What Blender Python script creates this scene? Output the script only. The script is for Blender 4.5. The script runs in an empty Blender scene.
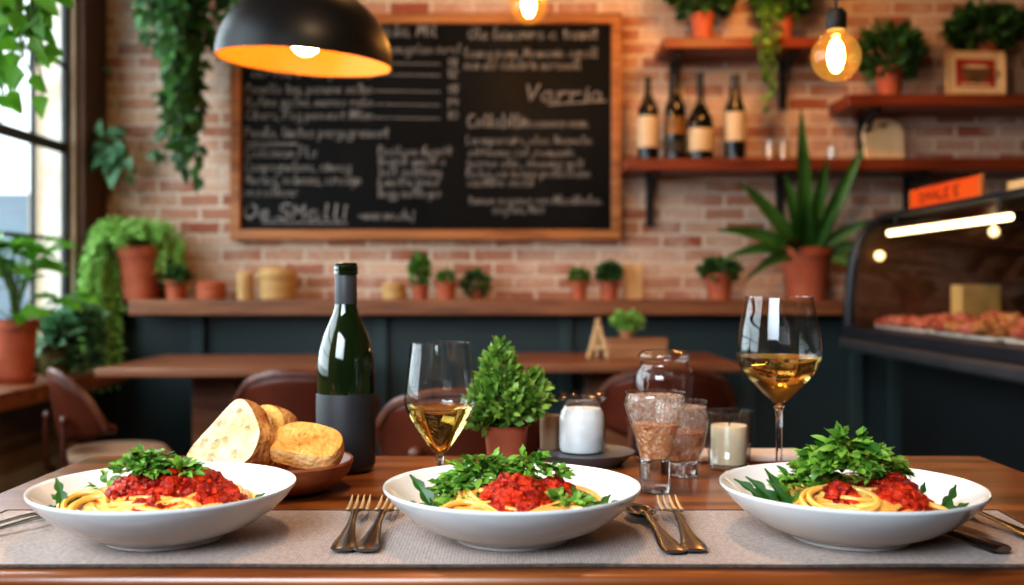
import bpy, bmesh, math, random
from mathutils import Vector, Matrix, noise
PI = math.pi
SC = bpy.context.scene
COL = SC.collection
V = Vector
CAM = V((0, 0, 1.006)); HZ = 284.0; FP = 1024.0

def at(px, py, Y):
    "a point measured off the photograph at depth Y"
    return V(((px-512)*Y/FP, Y, CAM.z-(py-HZ)*Y/FP))
def ax(px, Y): return (px-512)*Y/FP

# ------------------------------------------------------------------ mesh builder
class MB:
    def __init__(s): s.v = []; s.f = []; s.m = []
    def add(s, vs, fs, mi=0):
        o = len(s.v); s.v += [tuple(v) for v in vs]
        s.f += [tuple(i+o for i in f) for f in fs]; s.m += [mi]*len(fs)
    def box(s, x0, x1, y0, y1, z0, z1, mi=0, M=None):
        vs = [V((x, y, z)) for x in (x0, x1) for y in (y0, y1) for z in (z0, z1)]
        if M: vs = [M @ v for v in vs]
        s.add(vs, [(0,1,3,2),(4,6,7,5),(0,4,5,1),(2,3,7,6),(0,2,6,4),(1,5,7,3)], mi)
    def lathe(s, prof, c=(0,0,0), seg=40, mi=0, sx=1, sy=1, closed=False):
        vs = []; fs = []
        for (r, z) in prof:
            for k in range(seg):
                a = 2*PI*k/seg
                vs.append((c[0]+max(r,1e-5)*math.cos(a)*sx, c[1]+max(r,1e-5)*math.sin(a)*sy, c[2]+z))
        n = len(prof)
        for i in range(n if closed else n-1):
            j = (i+1) % n
            for k in range(seg):
                k2 = (k+1) % seg
                fs.append((i*seg+k, i*seg+k2, j*seg+k2, j*seg+k))
        s.add(vs, fs, mi)
    def tube(s, pts, r, seg=8, mi=0, caps=True, flat=1.0):
        pts = [V(p) for p in pts]; n = len(pts)
        rr = r if isinstance(r, (list, tuple)) else [r]*n
        vs = []; fs = []; up = None
        for i, p in enumerate(pts):
            t = (pts[min(i+1, n-1)]-pts[max(i-1, 0)])
            t = t.normalized() if t.length > 1e-9 else V((0,0,1))
            if up is None:
                up = V((0,0,1)) if abs(t.z) < .9 else V((1,0,0))
            a = t.cross(up)
            a = a.normalized() if a.length > 1e-6 else t.orthogonal().normalized()
            b = a.cross(t).normalized(); up = b
            for k in range(seg):
                q = 2*PI*k/seg
                vs.append(p+a*(math.cos(q)*rr[i])+b*(math.sin(q)*rr[i]*flat))
        for i in range(n-1):
            for k in range(seg):
                k2 = (k+1) % seg
                fs.append((i*seg+k, i*seg+k2, (i+1)*seg+k2, (i+1)*seg+k))
        if caps:
            fs.append(tuple(range(seg-1, -1, -1))); fs.append(tuple((n-1)*seg+k for k in range(seg)))
        s.add(vs, fs, mi)
    def ball(s, c, r, seg=12, rings=8, mi=0, sc=(1,1,1), amp=0, fr=30, seed=0):
        vs = []; fs = []
        c = V(c)
        for i in range(rings+1):
            th = PI*i/rings
            for k in range(seg):
                a = 2*PI*k/seg
                d = V((math.sin(th)*math.cos(a)*sc[0], math.sin(th)*math.sin(a)*sc[1], math.cos(th)*sc[2]))
                q = 1
                if amp: q = 1+amp*noise.noise((c+d*r)*fr+V((seed, 0, 0)))
                vs.append(c+d*r*q)
        for i in range(rings):
            for k in range(seg):
                k2 = (k+1) % seg
                fs.append((i*seg+k, (i+1)*seg+k, (i+1)*seg+k2, i*seg+k2))
        s.add(vs, fs, mi)
    def prism(s, poly, h0, h1, plane='xy', mi=0, M=None):
        "extrude a polygon; plane xy -> z, xz -> y, yz -> x"
        def pt(a, b, h):
            v = V((a, b, h)) if plane == 'xy' else V((a, h, b)) if plane == 'xz' else V((h, a, b))
            return M @ v if M else v
        n = len(poly)
        vs = [pt(a, b, h0) for a, b in poly]+[pt(a, b, h1) for a, b in poly]
        fs = [tuple(range(n-1, -1, -1)), tuple(range(n, 2*n))]+[(i, (i+1) % n, n+(i+1) % n, n+i) for i in range(n)]
        s.add(vs, fs, mi)
    def grid(s, fn, nu, nv, mi=0):
        vs = [fn(i/nu, j/nv) for j in range(nv+1) for i in range(nu+1)]
        fs = [(j*(nu+1)+i, j*(nu+1)+i+1, (j+1)*(nu+1)+i+1, (j+1)*(nu+1)+i) for j in range(nv) for i in range(nu)]
        s.add(vs, fs, mi)
    def leaf(s, p, d, n, L, W, kind='oval', bend=.3, fold=.25, k=6, mi=0):
        p = V(p); d = V(d).normalized(); n = V(n)
        sd = d.cross(n)
        if sd.length < 1e-4: sd = d.orthogonal()
        sd.normalize(); n = sd.cross(d).normalized()
        vs = []; fs = []
        for i in range(k+1):
            t = i/k
            if kind == 'oval': w = math.sin(PI*min(1, t*.97+.03))**.8
            elif kind == 'blade': w = (1-t)**.6*(.75+.5*t)
            elif kind == 'needle': w = (1-t)**.4*min(1, .5+t*3)
            elif kind == 'heart': w = (1-t)**.75*min(1, t*7)*1.15
            else: w = (math.sin(PI*min(1, t**.75*.95+.03))**.7)*(.42+.58*abs(math.sin(PI*(t*3.2+.15))))
            w *= W
            q = p+d*(L*(t-bend*.25*t*t))-n*(bend*L*t*t)
            vs += [q-sd*w+n*(w*fold), q, q+sd*w+n*(w*fold)]
        for i in range(k):
            a = i*3
            fs += [(a, a+1, a+4, a+3), (a+1, a+2, a+5, a+4)]
        s.add(vs, fs, mi)
    def build(s, name, mats, parent=None, smooth=True, bevel=0, seg=2, loc=None, rot=None, ang=40, weld=False):
        me = bpy.data.meshes.new(name)
        me.from_pydata(s.v, [], s.f)
        if not isinstance(mats, (list, tuple)): mats = [mats]
        for m in mats: me.materials.append(m)
        me.polygons.foreach_set('material_index', s.m)
        bm = bmesh.new(); bm.from_mesh(me)
        if weld: bmesh.ops.remove_doubles(bm, verts=bm.verts, dist=1e-5)
        if bevel or weld: bmesh.ops.recalc_face_normals(bm, faces=bm.faces)
        bm.to_mesh(me); bm.free()
        if smooth:
            me.polygons.foreach_set('use_smooth', [True]*len(me.polygons))
            try: me.set_sharp_from_angle(angle=math.radians(ang))
            except Exception: pass
        me.update()
        o = bpy.data.objects.new(name, me); COL.objects.link(o)
        if parent: o.parent = parent
        if loc is not None: o.location = loc
        if rot is not None: o.rotation_euler = rot
        if bevel:
            b = o.modifiers.new('edge', 'BEVEL'); b.width = bevel; b.segments = seg; b.limit_method = 'ANGLE'; b.angle_limit = math.radians(35)
        return o

def tag(o, label=None, cat=None, group=None, kind=None):
    if label: o['label'] = label
    if cat: o['category'] = cat
    if group: o['group'] = group
    if kind: o['kind'] = kind
    return o
def thing(name, label, cat, loc=(0,0,0), rz=0, group=None, rot=None):
    o = bpy.data.objects.new(name, None); COL.objects.link(o)
    o.empty_display_size = .05
    o.location = loc; o.rotation_euler = rot if rot else (0, 0, rz)
    return tag(o, label, cat, group)
def dup(o, loc=None, rz=None, label=None, group=None, parent=None, scale=None):
    c = o.copy(); COL.objects.link(c)
    if parent: c.parent = parent
    for ch in list(o.children): dup(ch, parent=c)
    if loc is not None: c.location = loc
    if rz is not None: c.rotation_euler = (0, 0, rz)
    if scale: c.scale = scale
    if label: c['label'] = label
    if group: c['group'] = group
    return c

# ------------------------------------------------------------------ materials
def newmat(name):
    m = bpy.data.materials.new(name); m.use_nodes = True
    nt = m.node_tree
    return m, nt, nt.nodes['Principled BSDF']
def rgb(c): return (c[0], c[1], c[2], 1)
def srgb(r, g, b):
    f = lambda c: (c/255/12.92 if c/255 <= .04045 else ((c/255+.055)/1.055)**2.4)
    return (f(r), f(g), f(b))
def mat(name, c, rough=.5, metal=0, c2=None, scale=8, bump=0, bscale=40, coat=0, spec=.5, trans=0, ior=1.45, emit=None, es=0, sss=0, stretch=(1,1,1), detail=4, island=None, ramp=(.35,.65)):
    m, nt, b = newmat(name)
    N = nt.nodes; L = nt.links
    b.inputs['Base Color'].default_value = rgb(c); b.inputs['Roughness'].default_value = rough
    b.inputs['Metallic'].default_value = metal; b.inputs['Coat Weight'].default_value = coat
    b.inputs['Specular IOR Level'].default_value = spec
    b.inputs['Transmission Weight'].default_value = trans; b.inputs['IOR'].default_value = ior
    if sss:
        b.inputs['Subsurface Weight'].default_value = sss; b.inputs['Subsurface Scale'].default_value = .006
        b.inputs['Subsurface Radius'].default_value = (1, .4, .2)
    if emit:
        b.inputs['Emission Color'].default_value = rgb(emit); b.inputs['Emission Strength'].default_value = es
    co = N.new('ShaderNodeTexCoord'); mp = N.new('ShaderNodeMapping')
    mp.inputs['Scale'].default_value = stretch
    L.new(co.outputs['Object'], mp.inputs[0])
    if c2 is not None:
        ra = N.new('ShaderNodeValToRGB')
        ra.color_ramp.elements[0].color = rgb(c); ra.color_ramp.elements[1].color = rgb(c2)
        ra.color_ramp.elements[0].position, ra.color_ramp.elements[1].position = ramp
        if island:
            g = N.new('ShaderNodeNewGeometry'); L.new(g.outputs['Random Per Island'], ra.inputs[0])
            ra.color_ramp.elements[0].position = 0; ra.color_ramp.elements[1].position = 1
        else:
            t = N.new('ShaderNodeTexNoise'); t.inputs['Scale'].default_value = scale; t.inputs['Detail'].default_value = detail
            L.new(mp.outputs[0], t.inputs[0]); L.new(t.outputs[0], ra.inputs[0])
        L.new(ra.outputs[0], b.inputs['Base Color'])
    if bump:
        t2 = N.new('ShaderNodeTexNoise'); t2.inputs['Scale'].default_value = bscale; t2.inputs['Detail'].default_value = 5
        L.new(mp.outputs[0], t2.inputs[0])
        bu = N.new('ShaderNodeBump'); bu.inputs['Strength'].default_value = bump; bu.inputs['Distance'].default_value = .01
        L.new(t2.outputs[0], bu.inputs['Height']); L.new(bu.outputs[0], b.inputs['Normal'])
    return m
def leafmat(name, c, c2, rough=.45, tl=.25):
    m = mat(name, c, rough, c2=c2, island=True)
    nt = m.node_tree; N = nt.nodes; L = nt.links
    b = N['Principled BSDF']; out = N['Material Output']
    tr = N.new('ShaderNodeBsdfTranslucent'); mx = N.new('ShaderNodeMixShader'); mx.inputs[0].default_value = tl
    src = b.inputs['Base Color'].links[0].from_socket
    L.new(src, tr.inputs[0]); L.new(b.outputs[0], mx.inputs[1]); L.new(tr.outputs[0], mx.inputs[2]); L.new(mx.outputs[0], out.inputs[0])
    return m
def glassmat(name, tint=(1,1,1), refl=1.0, rough=.0, base=.04, edge=.5, dark=.55, glow=None):
    "thin clear glass: sees through, mirrors more towards grazing angles"
    m = bpy.data.materials.new(name); m.use_nodes = True
    nt = m.node_tree; N = nt.nodes; L = nt.links
    N.remove(N['Principled BSDF']); out = N['Material Output']
    t = N.new('ShaderNodeBsdfTransparent')
    l2 = N.new('ShaderNodeLayerWeight'); l2.inputs[0].default_value = .5
    p2 = N.new('ShaderNodeMath'); p2.operation = 'POWER'; p2.inputs[1].default_value = 4; L.new(l2.outputs['Facing'], p2.inputs[0])
    tm = N.new('ShaderNodeMixRGB'); tm.inputs[1].default_value = rgb(tint); tm.inputs[2].default_value = (tint[0]*dark, tint[1]*dark, tint[2]*dark, 1)
    L.new(p2.outputs[0], tm.inputs[0]); L.new(tm.outputs[0], t.inputs[0])
    g = N.new('ShaderNodeBsdfGlossy'); g.inputs['Roughness'].default_value = rough; g.inputs[0].default_value = (1,1,1,1)
    lw = N.new('ShaderNodeLayerWeight'); lw.inputs[0].default_value = .35
    pw = N.new('ShaderNodeMath'); pw.operation = 'POWER'; pw.inputs[1].default_value = 3
    L.new(lw.outputs['Facing'], pw.inputs[0])
    ma = N.new('ShaderNodeMath'); ma.operation = 'MULTIPLY_ADD'; ma.inputs[1].default_value = edge*refl; ma.inputs[2].default_value = base*refl
    L.new(pw.outputs[0], ma.inputs[0])
    mx = N.new('ShaderNodeMixShader'); L.new(ma.outputs[0], mx.inputs[0]); L.new(t.outputs[0], mx.inputs[1]); L.new(g.outputs[0], mx.inputs[2])
    last = mx.outputs[0]
    if glow:
        em = N.new('ShaderNodeEmission'); em.inputs[0].default_value = rgb(glow[0]); em.inputs[1].default_value = glow[1]
        ad = N.new('ShaderNodeAddShader'); L.new(last, ad.inputs[0]); L.new(em.outputs[0], ad.inputs[1]); last = ad.outputs[0]
    L.new(last, out.inputs[0])
    return m
def woodmat(name, c1, c2, c3, rough=.4, axis='x', sc=1.0, coat=0, bump=.15, planks=None):
    m, nt, b = newmat(name); N = nt.nodes; L = nt.links
    b.inputs['Roughness'].default_value = rough; b.inputs['Coat Weight'].default_value = coat; b.inputs['Coat Roughness'].default_value = .15
    co = N.new('ShaderNodeTexCoord'); mp = N.new('ShaderNodeMapping')
    S = {'x': (1.2, 14, 14), 'y': (14, 1.2, 14), 'z': (14, 14, 1.2)}[axis]
    mp.inputs['Scale'].default_value = tuple(q*sc for q in S)
    L.new(co.outputs['Object'], mp.inputs[0])
    t = N.new('ShaderNodeTexNoise'); t.inputs['Scale'].default_value = 2.2; t.inputs['Detail'].default_value = 8; t.inputs['Distortion'].default_value = .8
    L.new(mp.outputs[0], t.inputs[0])
    ra = N.new('ShaderNodeValToRGB'); e = ra.color_ramp.elements
    e[0].position = .3; e[0].color = rgb(c1); e[1].position = .72; e[1].color = rgb(c3)
    x = e.new(.5); x.color = rgb(c2)
    L.new(t.outputs[0], ra.inputs[0])
    outc = ra.outputs[0]
    if planks:
        # darker seams between the boards, across axis y
        sp = N.new('ShaderNodeSeparateXYZ'); L.new(co.outputs['Object'], sp.inputs[0])
        mo = N.new('ShaderNodeMath'); mo.operation = 'PINGPONG'; mo.inputs[1].default_value = planks/2; L.new(sp.outputs['Y'], mo.inputs[0])
        cp = N.new('ShaderNodeMath'); cp.operation = 'LESS_THAN'; cp.inputs[1].default_value = .0012; L.new(mo.outputs[0], cp.inputs[0])
        mi = N.new('ShaderNodeMixRGB'); mi.inputs[2].default_value = (c1[0]*.35, c1[1]*.35, c1[2]*.35, 1)
        L.new(cp.outputs[0], mi.inputs[0]); L.new(ra.outputs[0], mi.inputs[1]); outc = mi.outputs[0]
    L.new(outc, b.inputs['Base Color'])
    bu = N.new('ShaderNodeBump'); bu.inputs['Strength'].default_value = bump; bu.inputs['Distance'].default_value = .004
    L.new(t.outputs[0], bu.inputs['Height']); L.new(bu.outputs[0], b.inputs['Normal'])
    return m
def brickmat(name):
    m, nt, b = newmat(name); N = nt.nodes; L = nt.links
    co = N.new('ShaderNodeTexCoord'); sp = N.new('ShaderNodeSeparateXYZ'); L.new(co.outputs['Object'], sp.inputs[0])
    ad = N.new('ShaderNodeMath'); ad.operation = 'ADD'; L.new(sp.outputs[0], ad.inputs[0]); L.new(sp.outputs[1], ad.inputs[1])
    cb = N.new('ShaderNodeCombineXYZ'); L.new(ad.outputs[0], cb.inputs[0]); L.new(sp.outputs[2], cb.inputs[1])
    wn = N.new('ShaderNodeTexNoise'); wn.inputs['Scale'].default_value = 14; L.new(cb.outputs[0], wn.inputs[0])
    mw = N.new('ShaderNodeVectorMath'); mw.operation = 'SCALE'; mw.inputs['Scale'].default_value = .012; L.new(wn.outputs['Color'], mw.inputs[0])
    av = N.new('ShaderNodeVectorMath'); L.new(cb.outputs[0], av.inputs[0]); L.new(mw.outputs[0], av.inputs[1])
    br = N.new('ShaderNodeTexBrick'); L.new(av.outputs[0], br.inputs[0])
    br.inputs['Scale'].default_value = 1; br.inputs['Brick Width'].default_value = .168; br.inputs['Row Height'].default_value = .055
    br.inputs['Mortar Size'].default_value = .0075; br.inputs['Mortar Smooth'].default_value = .35; br.inputs['Bias'].default_value = .0
    br.inputs['Color1'].default_value = rgb(srgb(160, 92, 68)); br.inputs['Color2'].default_value = rgb(srgb(214, 182, 158)); br.inputs['Mortar'].default_value = rgb(srgb(220, 204, 186))
    n2 = N.new('ShaderNodeTexNoise'); n2.inputs['Scale'].default_value = 5; n2.inputs['Detail'].default_value = 6; L.new(cb.outputs[0], n2.inputs[0])
    r2 = N.new('ShaderNodeValToRGB'); r2.color_ramp.elements[0].position = .45; r2.color_ramp.elements[1].position = .72
    r2.color_ramp.elements[0].color = (0,0,0,1); r2.color_ramp.elements[1].color = (.85,.85,.85,1); L.new(n2.outputs[0], r2.inputs[0])
    mx = N.new('ShaderNodeMixRGB'); L.new(r2.outputs[0], mx.inputs[0]); L.new(br.outputs['Color'], mx.inputs[1]); mx.inputs[2].default_value = rgb(srgb(220, 200, 184))
    n3 = N.new('ShaderNodeTexNoise'); n3.inputs['Scale'].default_value = 60; n3.inputs['Detail'].default_value = 4; L.new(cb.outputs[0], n3.inputs[0])
    mu = N.new('ShaderNodeMixRGB'); mu.blend_type = 'OVERLAY'; mu.inputs[0].default_value = .5; L.new(mx.outputs[0], mu.inputs[1]); L.new(n3.outputs[0], mu.inputs[2])
    L.new(mu.outputs[0], b.inputs['Base Color']); b.inputs['Roughness'].default_value = .9
    sb = N.new('ShaderNodeMath'); sb.operation = 'MULTIPLY_ADD'; sb.inputs[1].default_value = -1; L.new(br.outputs['Fac'], sb.inputs[0])
    ms = N.new('ShaderNodeMath'); ms.operation = 'MULTIPLY'; ms.inputs[1].default_value = .5; L.new(n3.outputs[0], ms.inputs[0]); L.new(ms.outputs[0], sb.inputs[2])
    bu = N.new('ShaderNodeBump'); bu.inputs['Strength'].default_value = .7; bu.inputs['Distance'].default_value = .01; L.new(sb.outputs[0], bu.inputs['Height']); L.new(bu.outputs[0], b.inputs['Normal'])
    return m
def fabricmat(name, c, c2):
    m, nt, b = newmat(name); N = nt.nodes; L = nt.links
    co = N.new('ShaderNodeTexCoord')
    wv = []
    for d in ('X', 'Y'):
        w = N.new('ShaderNodeTexWave'); w.bands_direction = d; w.inputs['Scale'].default_value = 95; w.inputs['Distortion'].default_value = 2.5; w.inputs['Detail'].default_value = 2; w.inputs['Detail Scale'].default_value = 3
        L.new(co.outputs['Object'], w.inputs[0]); wv.append(w)
    mm = N.new('ShaderNodeMath'); mm.operation = 'MULTIPLY'; L.new(wv[0].outputs['Fac'], mm.inputs[0]); L.new(wv[1].outputs['Fac'], mm.inputs[1])
    n = N.new('ShaderNodeTexNoise'); n.inputs['Scale'].default_value = 260; n.inputs['Detail'].default_value = 3; L.new(co.outputs['Object'], n.inputs[0])
    av = N.new('ShaderNodeMath'); av.operation = 'MULTIPLY_ADD'; av.inputs[1].default_value = .45; L.new(mm.outputs[0], av.inputs[0]); L.new(n.outputs[0], av.inputs[2])
    ra = N.new('ShaderNodeValToRGB'); ra.color_ramp.elements[0].position = .3; ra.color_ramp.elements[1].position = .95
    ra.color_ramp.elements[0].color = rgb(c); ra.color_ramp.elements[1].color = rgb(c2); L.new(av.outputs[0], ra.inputs[0])
    L.new(ra.outputs[0], b.inputs['Base Color']); b.inputs['Roughness'].default_value = .95; b.inputs['Sheen Weight'].default_value = .2
    bu = N.new('ShaderNodeBump'); bu.inputs['Strength'].default_value = .6; bu.inputs['Distance'].default_value = .002; L.new(av.outputs[0], bu.inputs['Height']); L.new(bu.outputs[0], b.inputs['Normal'])
    return m

M = {}
M['brick'] = brickmat('brick')
M['plaster'] = mat('plaster', srgb(122, 98, 76), .9, c2=srgb(104, 82, 62), scale=3, bump=.1)
M['ceiling'] = mat('ceiling_paint', srgb(104, 84, 64), .9, c2=srgb(94, 76, 58), scale=2)
M['floor'] = woodmat('floor_boards', (.03,.018,.01), (.05,.03,.018), (.07,.042,.025), .4, 'x', .5, planks=.14)
M['cream'] = mat('cream_paint', srgb(222, 212, 198), .6, c2=srgb(190, 172, 150), scale=6)
M['post'] = woodmat('brown_post', srgb(62, 38, 24), srgb(84, 54, 36), srgb(100, 66, 44), .7, 'z')
M['teal'] = mat('teal_paint', (.027,.047,.052), .45, c2=(.034,.057,.062), scale=3, bump=.03)
M['teal_light'] = mat('teal_batten_paint', (.034,.058,.064), .45, c2=(.042,.07,.076), scale=3)
M['steel_dark'] = mat('dark_steel', (.02,.024,.028), .45, .3, c2=(.03,.034,.038), scale=10)
M['ledge'] = woodmat('ledge_oak', srgb(96, 56, 34), srgb(132, 84, 54), srgb(152, 102, 70), .45, 'x')
M['shelf'] = woodmat('shelf_mahogany', srgb(92, 38, 20), srgb(124, 56, 30), srgb(142, 70, 40), .4, 'x')
M['table'] = woodmat('table_chestnut', srgb(60, 28, 10), srgb(118, 62, 26), srgb(156, 90, 42), .30, 'x', .9, coat=.2, planks=.165)
M['bgtable'] = woodmat('back_table_wood', srgb(100, 58, 38), srgb(134, 84, 56), srgb(150, 100, 70), .4, 'x')
M['leather'] = mat('brown_leather', srgb(96, 42, 24), .4, c2=srgb(74, 32, 18), scale=6, bump=.08, bscale=120)
M['chairwood'] = woodmat('dark_chair_wood', srgb(58, 28, 18), srgb(84, 44, 30), srgb(104, 58, 40), .35, 'z')
M['paleseat'] = mat('pale_seat_fabric', srgb(176, 148, 124), .8, c2=srgb(160, 132, 108), scale=12, bump=.1, bscale=200)
M['slate'] = mat('slate', (.006,.0063,.007), .42, c2=(.010,.010,.0105), scale=4, detail=8, spec=.1)
M['boardwood'] = woodmat('board_frame_oak', srgb(130, 78, 38), srgb(166, 106, 58), srgb(186, 126, 74), .4, 'x')
M['chalk'] = mat('chalk', (.34,.33,.32), .95, c2=(.22,.213,.207), scale=60)
M['terra'] = mat('terracotta', srgb(160, 80, 52), .75, c2=srgb(184, 104, 74), scale=9, bump=.05)
M['terra_dark'] = mat('old_terracotta', srgb(150, 74, 46), .75, c2=srgb(170, 92, 62), scale=9)
M['olive'] = mat('olive_glaze', srgb(96, 92, 50), .5, c2=srgb(80, 78, 44), scale=6)
M['soil'] = mat('soil', (.02,.012,.008), .95, c2=(.04,.026,.018), scale=80, bump=.6, bscale=90)
M['leaf_mid'] = leafmat('leaf_green', srgb(48, 92, 30), srgb(112, 158, 58))
M['leaf_dark'] = leafmat('leaf_dark_green', srgb(28, 66, 30), srgb(74, 122, 58))
M['leaf_blue'] = leafmat('leaf_blue_green', srgb(52, 102, 68), srgb(128, 176, 134))
M['leaf_light'] = leafmat('leaf_light_green', srgb(104, 158, 66), srgb(166, 208, 112))
M['leaf_bright'] = leafmat('leaf_bright_green', srgb(60, 124, 28), srgb(122, 182, 62), tl=.45)
M['herb'] = leafmat('herb_green', srgb(36, 92, 24), srgb(138, 184, 74), .4, .3)
M['rocket'] = leafmat('rocket_leaf_green', srgb(26, 66, 20), srgb(66, 116, 40), .4, .15)
M['leaf_herb'] = leafmat('potted_herb_green', srgb(62, 110, 36), srgb(160, 196, 92), .5, .3)
M['aloe'] = mat('succulent_green', srgb(46, 88, 34), .4, c2=srgb(86, 130, 58), scale=5)
M['stem'] = mat('green_stem', srgb(84, 110, 48), .6, c2=srgb(70, 92, 40), scale=10)
M['black'] = mat('black_enamel', (.007,.007,.008), .42, c2=(.009,.009,.010), scale=4, spec=.32)
M['blackiron'] = mat('black_iron', (.012,.011,.011), .55, c2=(.018,.016,.015), scale=20)
M['gold'] = mat('gold_enamel', (1.0,.37,.035), .35, c2=(1.0,.41,.045), scale=3)
M['bulbwhite'] = mat('lit_bulb', (1,.9,.75), .3, emit=(1,.78,.45), es=32)
M['filament'] = mat('lit_filament', (1,.7,.3), .3, emit=(1,.60,.22), es=200)
M['amber'] = glassmat('amber_glass', (.95,.70,.35), base=.04, edge=.4, dark=.7, glow=((1,.52,.12), .22))
M['glass'] = glassmat('clear_glass', (.97,.975,.97), base=.055, edge=.8, dark=.4)
M['paneglass'] = glassmat('window_glass', (.96,.98,.98), base=.02, edge=.3)
M['caseglass'] = glassmat('case_glass', (.9,.88,.84), base=.03, edge=.4)
M['solidglass'] = mat('solid_glass', (1,1,1), .0, trans=1, ior=1.45)
M['wine'] = mat('white_wine', (.98,.74,.24), .0, trans=1, ior=1.33)
M['ceramic'] = mat('white_glaze', (.80,.80,.79), .12, c2=(.77,.77,.76), scale=3, coat=.3)
M['bottle'] = mat('green_bottle_glass', (.006,.014,.004), .06, c2=(.010,.019,.005), scale=5, coat=.6, spec=.6)
M['black_glass'] = mat('black_bottle_glass', (.006,.007,.006), .1, c2=(.009,.010,.008), scale=5, spec=.5)
M['bottle_clear'] = mat('dark_green_see_through', (.10,.17,.03), .03, trans=.75, ior=1.25, coat=.4)
M['label_grey'] = mat('charcoal_label', (.016,.015,.017), .55, c2=(.019,.018,.020), scale=3)
M['foil'] = mat('grey_foil', (.035,.037,.042), .5, c2=(.05,.05,.055), scale=4)
M['label_cream'] = mat('cream_label', srgb(214, 192, 158), .7, c2=srgb(196, 172, 138), scale=5)
M['label_gold'] = mat('gold_label', srgb(150, 104, 42), .5, c2=srgb(96, 64, 26), scale=14)
M['label_ink'] = mat('dark_label', (.02,.016,.013), .6, c2=(.06,.045,.03), scale=18)
M['mat'] = fabricmat('woven_linen', srgb(120, 100, 88), srgb(182, 155, 137))
M['hem'] = mat('dark_hem', srgb(82, 68, 58), .95, c2=srgb(60, 48, 42), scale=150)
M['steel'] = mat('cutlery_steel', (.19,.19,.195), .24, 1, c2=(.145,.145,.15), scale=20)
M['tine_glint'] = mat('tines_warm_glint', (.95,.74,.42), .38, .75, c2=(.85,.64,.36), scale=30)  # warm gold reflection on the steel tines, put into the colour
M['noodle'] = mat('egg_pasta', srgb(212, 150, 62), .3, c2=srgb(234, 188, 104), island=True, sss=.12, spec=.5)
M['sauce'] = mat('tomato_sauce', srgb(112, 9, 3), .24, c2=srgb(204, 52, 15), island=True, sss=.04, bump=.5, bscale=260, spec=.38)
M['crust'] = mat('bread_crust', srgb(166, 90, 34), .75, c2=srgb(226, 170, 104), scale=34, bump=.9, bscale=110, detail=8)
M['crumb'] = mat('bread_crumb', srgb(238, 214, 172), .9, c2=srgb(222, 184, 130), scale=38, bump=.7, bscale=150)
M['toast'] = mat('toasted_crumb', srgb(232, 180, 96), .85, c2=srgb(204, 132, 52), scale=26, bump=.7, bscale=130)
M['toastside'] = mat('pale_toast_side', srgb(236, 200, 142), .85, c2=srgb(206, 142, 72), scale=24, bump=.5, bscale=120)
M['hole'] = mat('bread_hole', srgb(196, 146, 84), .95, c2=srgb(178, 124, 66), scale=60)
M['bowlwood'] = woodmat('bread_bowl_wood', srgb(112, 60, 34), srgb(142, 82, 48), srgb(160, 98, 60), .5, 'x', 1.5)
M['wax'] = mat('cream_wax', srgb(244, 226, 192), .4, c2=srgb(238, 216, 178), scale=6, sss=.3)
M['white'] = mat('white_contents', (.9,.89,.87), .6, c2=(.74,.73,.71), scale=30)
M['drink'] = mat('amber_drink', srgb(196, 108, 58), .35, c2=srgb(150, 66, 28), scale=70, bump=.6, bscale=160, ramp=(.4,.6))
M['ice'] = mat('frothy_top', srgb(206, 158, 128), .3, c2=srgb(160, 96, 66), scale=110, bump=.8, bscale=200, ramp=(.4,.6))
M['tray'] = mat('grey_tray', srgb(112, 116, 122), .35, .3, c2=srgb(98, 102, 108), scale=8)
M['napkin'] = mat('pale_napkin', srgb(222, 200, 186), .9, c2=srgb(210, 186, 172), scale=30, bump=.15, bscale=300)
M['beige'] = mat('beige_stoneware', srgb(168, 134, 104), .6, c2=srgb(150, 116, 88), scale=12)
M['straw'] = mat('straw_weave', srgb(208, 172, 118), .8, c2=srgb(178, 138, 86), scale=5, bump=.4, bscale=20, stretch=(1,1,14))
M['palewood'] = woodmat('pale_board_wood', srgb(196, 156, 106), srgb(214, 178, 128), srgb(226, 194, 148), .6, 'z')
M['boardcream'] = woodmat('cream_board_wood', srgb(232, 200, 152), srgb(240, 212, 168), srgb(246, 222, 184), .6, 'z')
M['tablewood2'] = woodmat('small_box_wood', srgb(140, 92, 58), srgb(166, 116, 78), srgb(182, 134, 94), .6, 'x')
M['paper'] = mat('cream_paper', srgb(226, 200, 158), .8, c2=srgb(214, 186, 142), scale=4)
M['redprint'] = mat('red_print', srgb(168, 52, 28), .8, c2=srgb(150, 44, 24), scale=12)
M['brownprint'] = mat('brown_print', srgb(92, 62, 32), .8, c2=srgb(120, 86, 46), scale=20)
M['orange'] = mat('orange_card', srgb(226, 98, 16), .6, c2=srgb(226, 76, 12), scale=4)
M['orange_edge'] = mat('tan_card_edge', srgb(190, 116, 58), .7, c2=srgb(176, 104, 50), scale=6)
M['ink'] = mat('brown_ink', srgb(96, 26, 6), .8, c2=srgb(80, 22, 6), scale=9)
M['caseframe'] = mat('black_case_frame', (.018,.022,.030), .35, .2, c2=(.022,.026,.034), scale=6)
M['caserail'] = mat('steel_rail', (.16,.17,.19), .35, .8, c2=(.13,.14,.15), scale=12)
M['casebase'] = mat('black_cabinet', (.008,.010,.011), .5, c2=(.011,.013,.014), scale=4)
M['caseback'] = woodmat('case_back_wood', srgb(64, 36, 20), srgb(84, 48, 26), srgb(96, 58, 34), .5, 'y')
M['tube'] = mat('lit_tube', (1,.9,.7), .3, emit=(1,.78,.42), es=7)
M['puck'] = mat('lit_puck', (1,.85,.6), .3, emit=(1,.72,.36), es=3)
M['meat1'] = mat('cured_meat_pink', srgb(188, 84, 72), .45, c2=srgb(226, 150, 128), scale=55, bump=.3)
M['meat2'] = mat('salami_red', srgb(158, 52, 42), .45, c2=srgb(206, 120, 96), scale=90, bump=.3)
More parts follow.
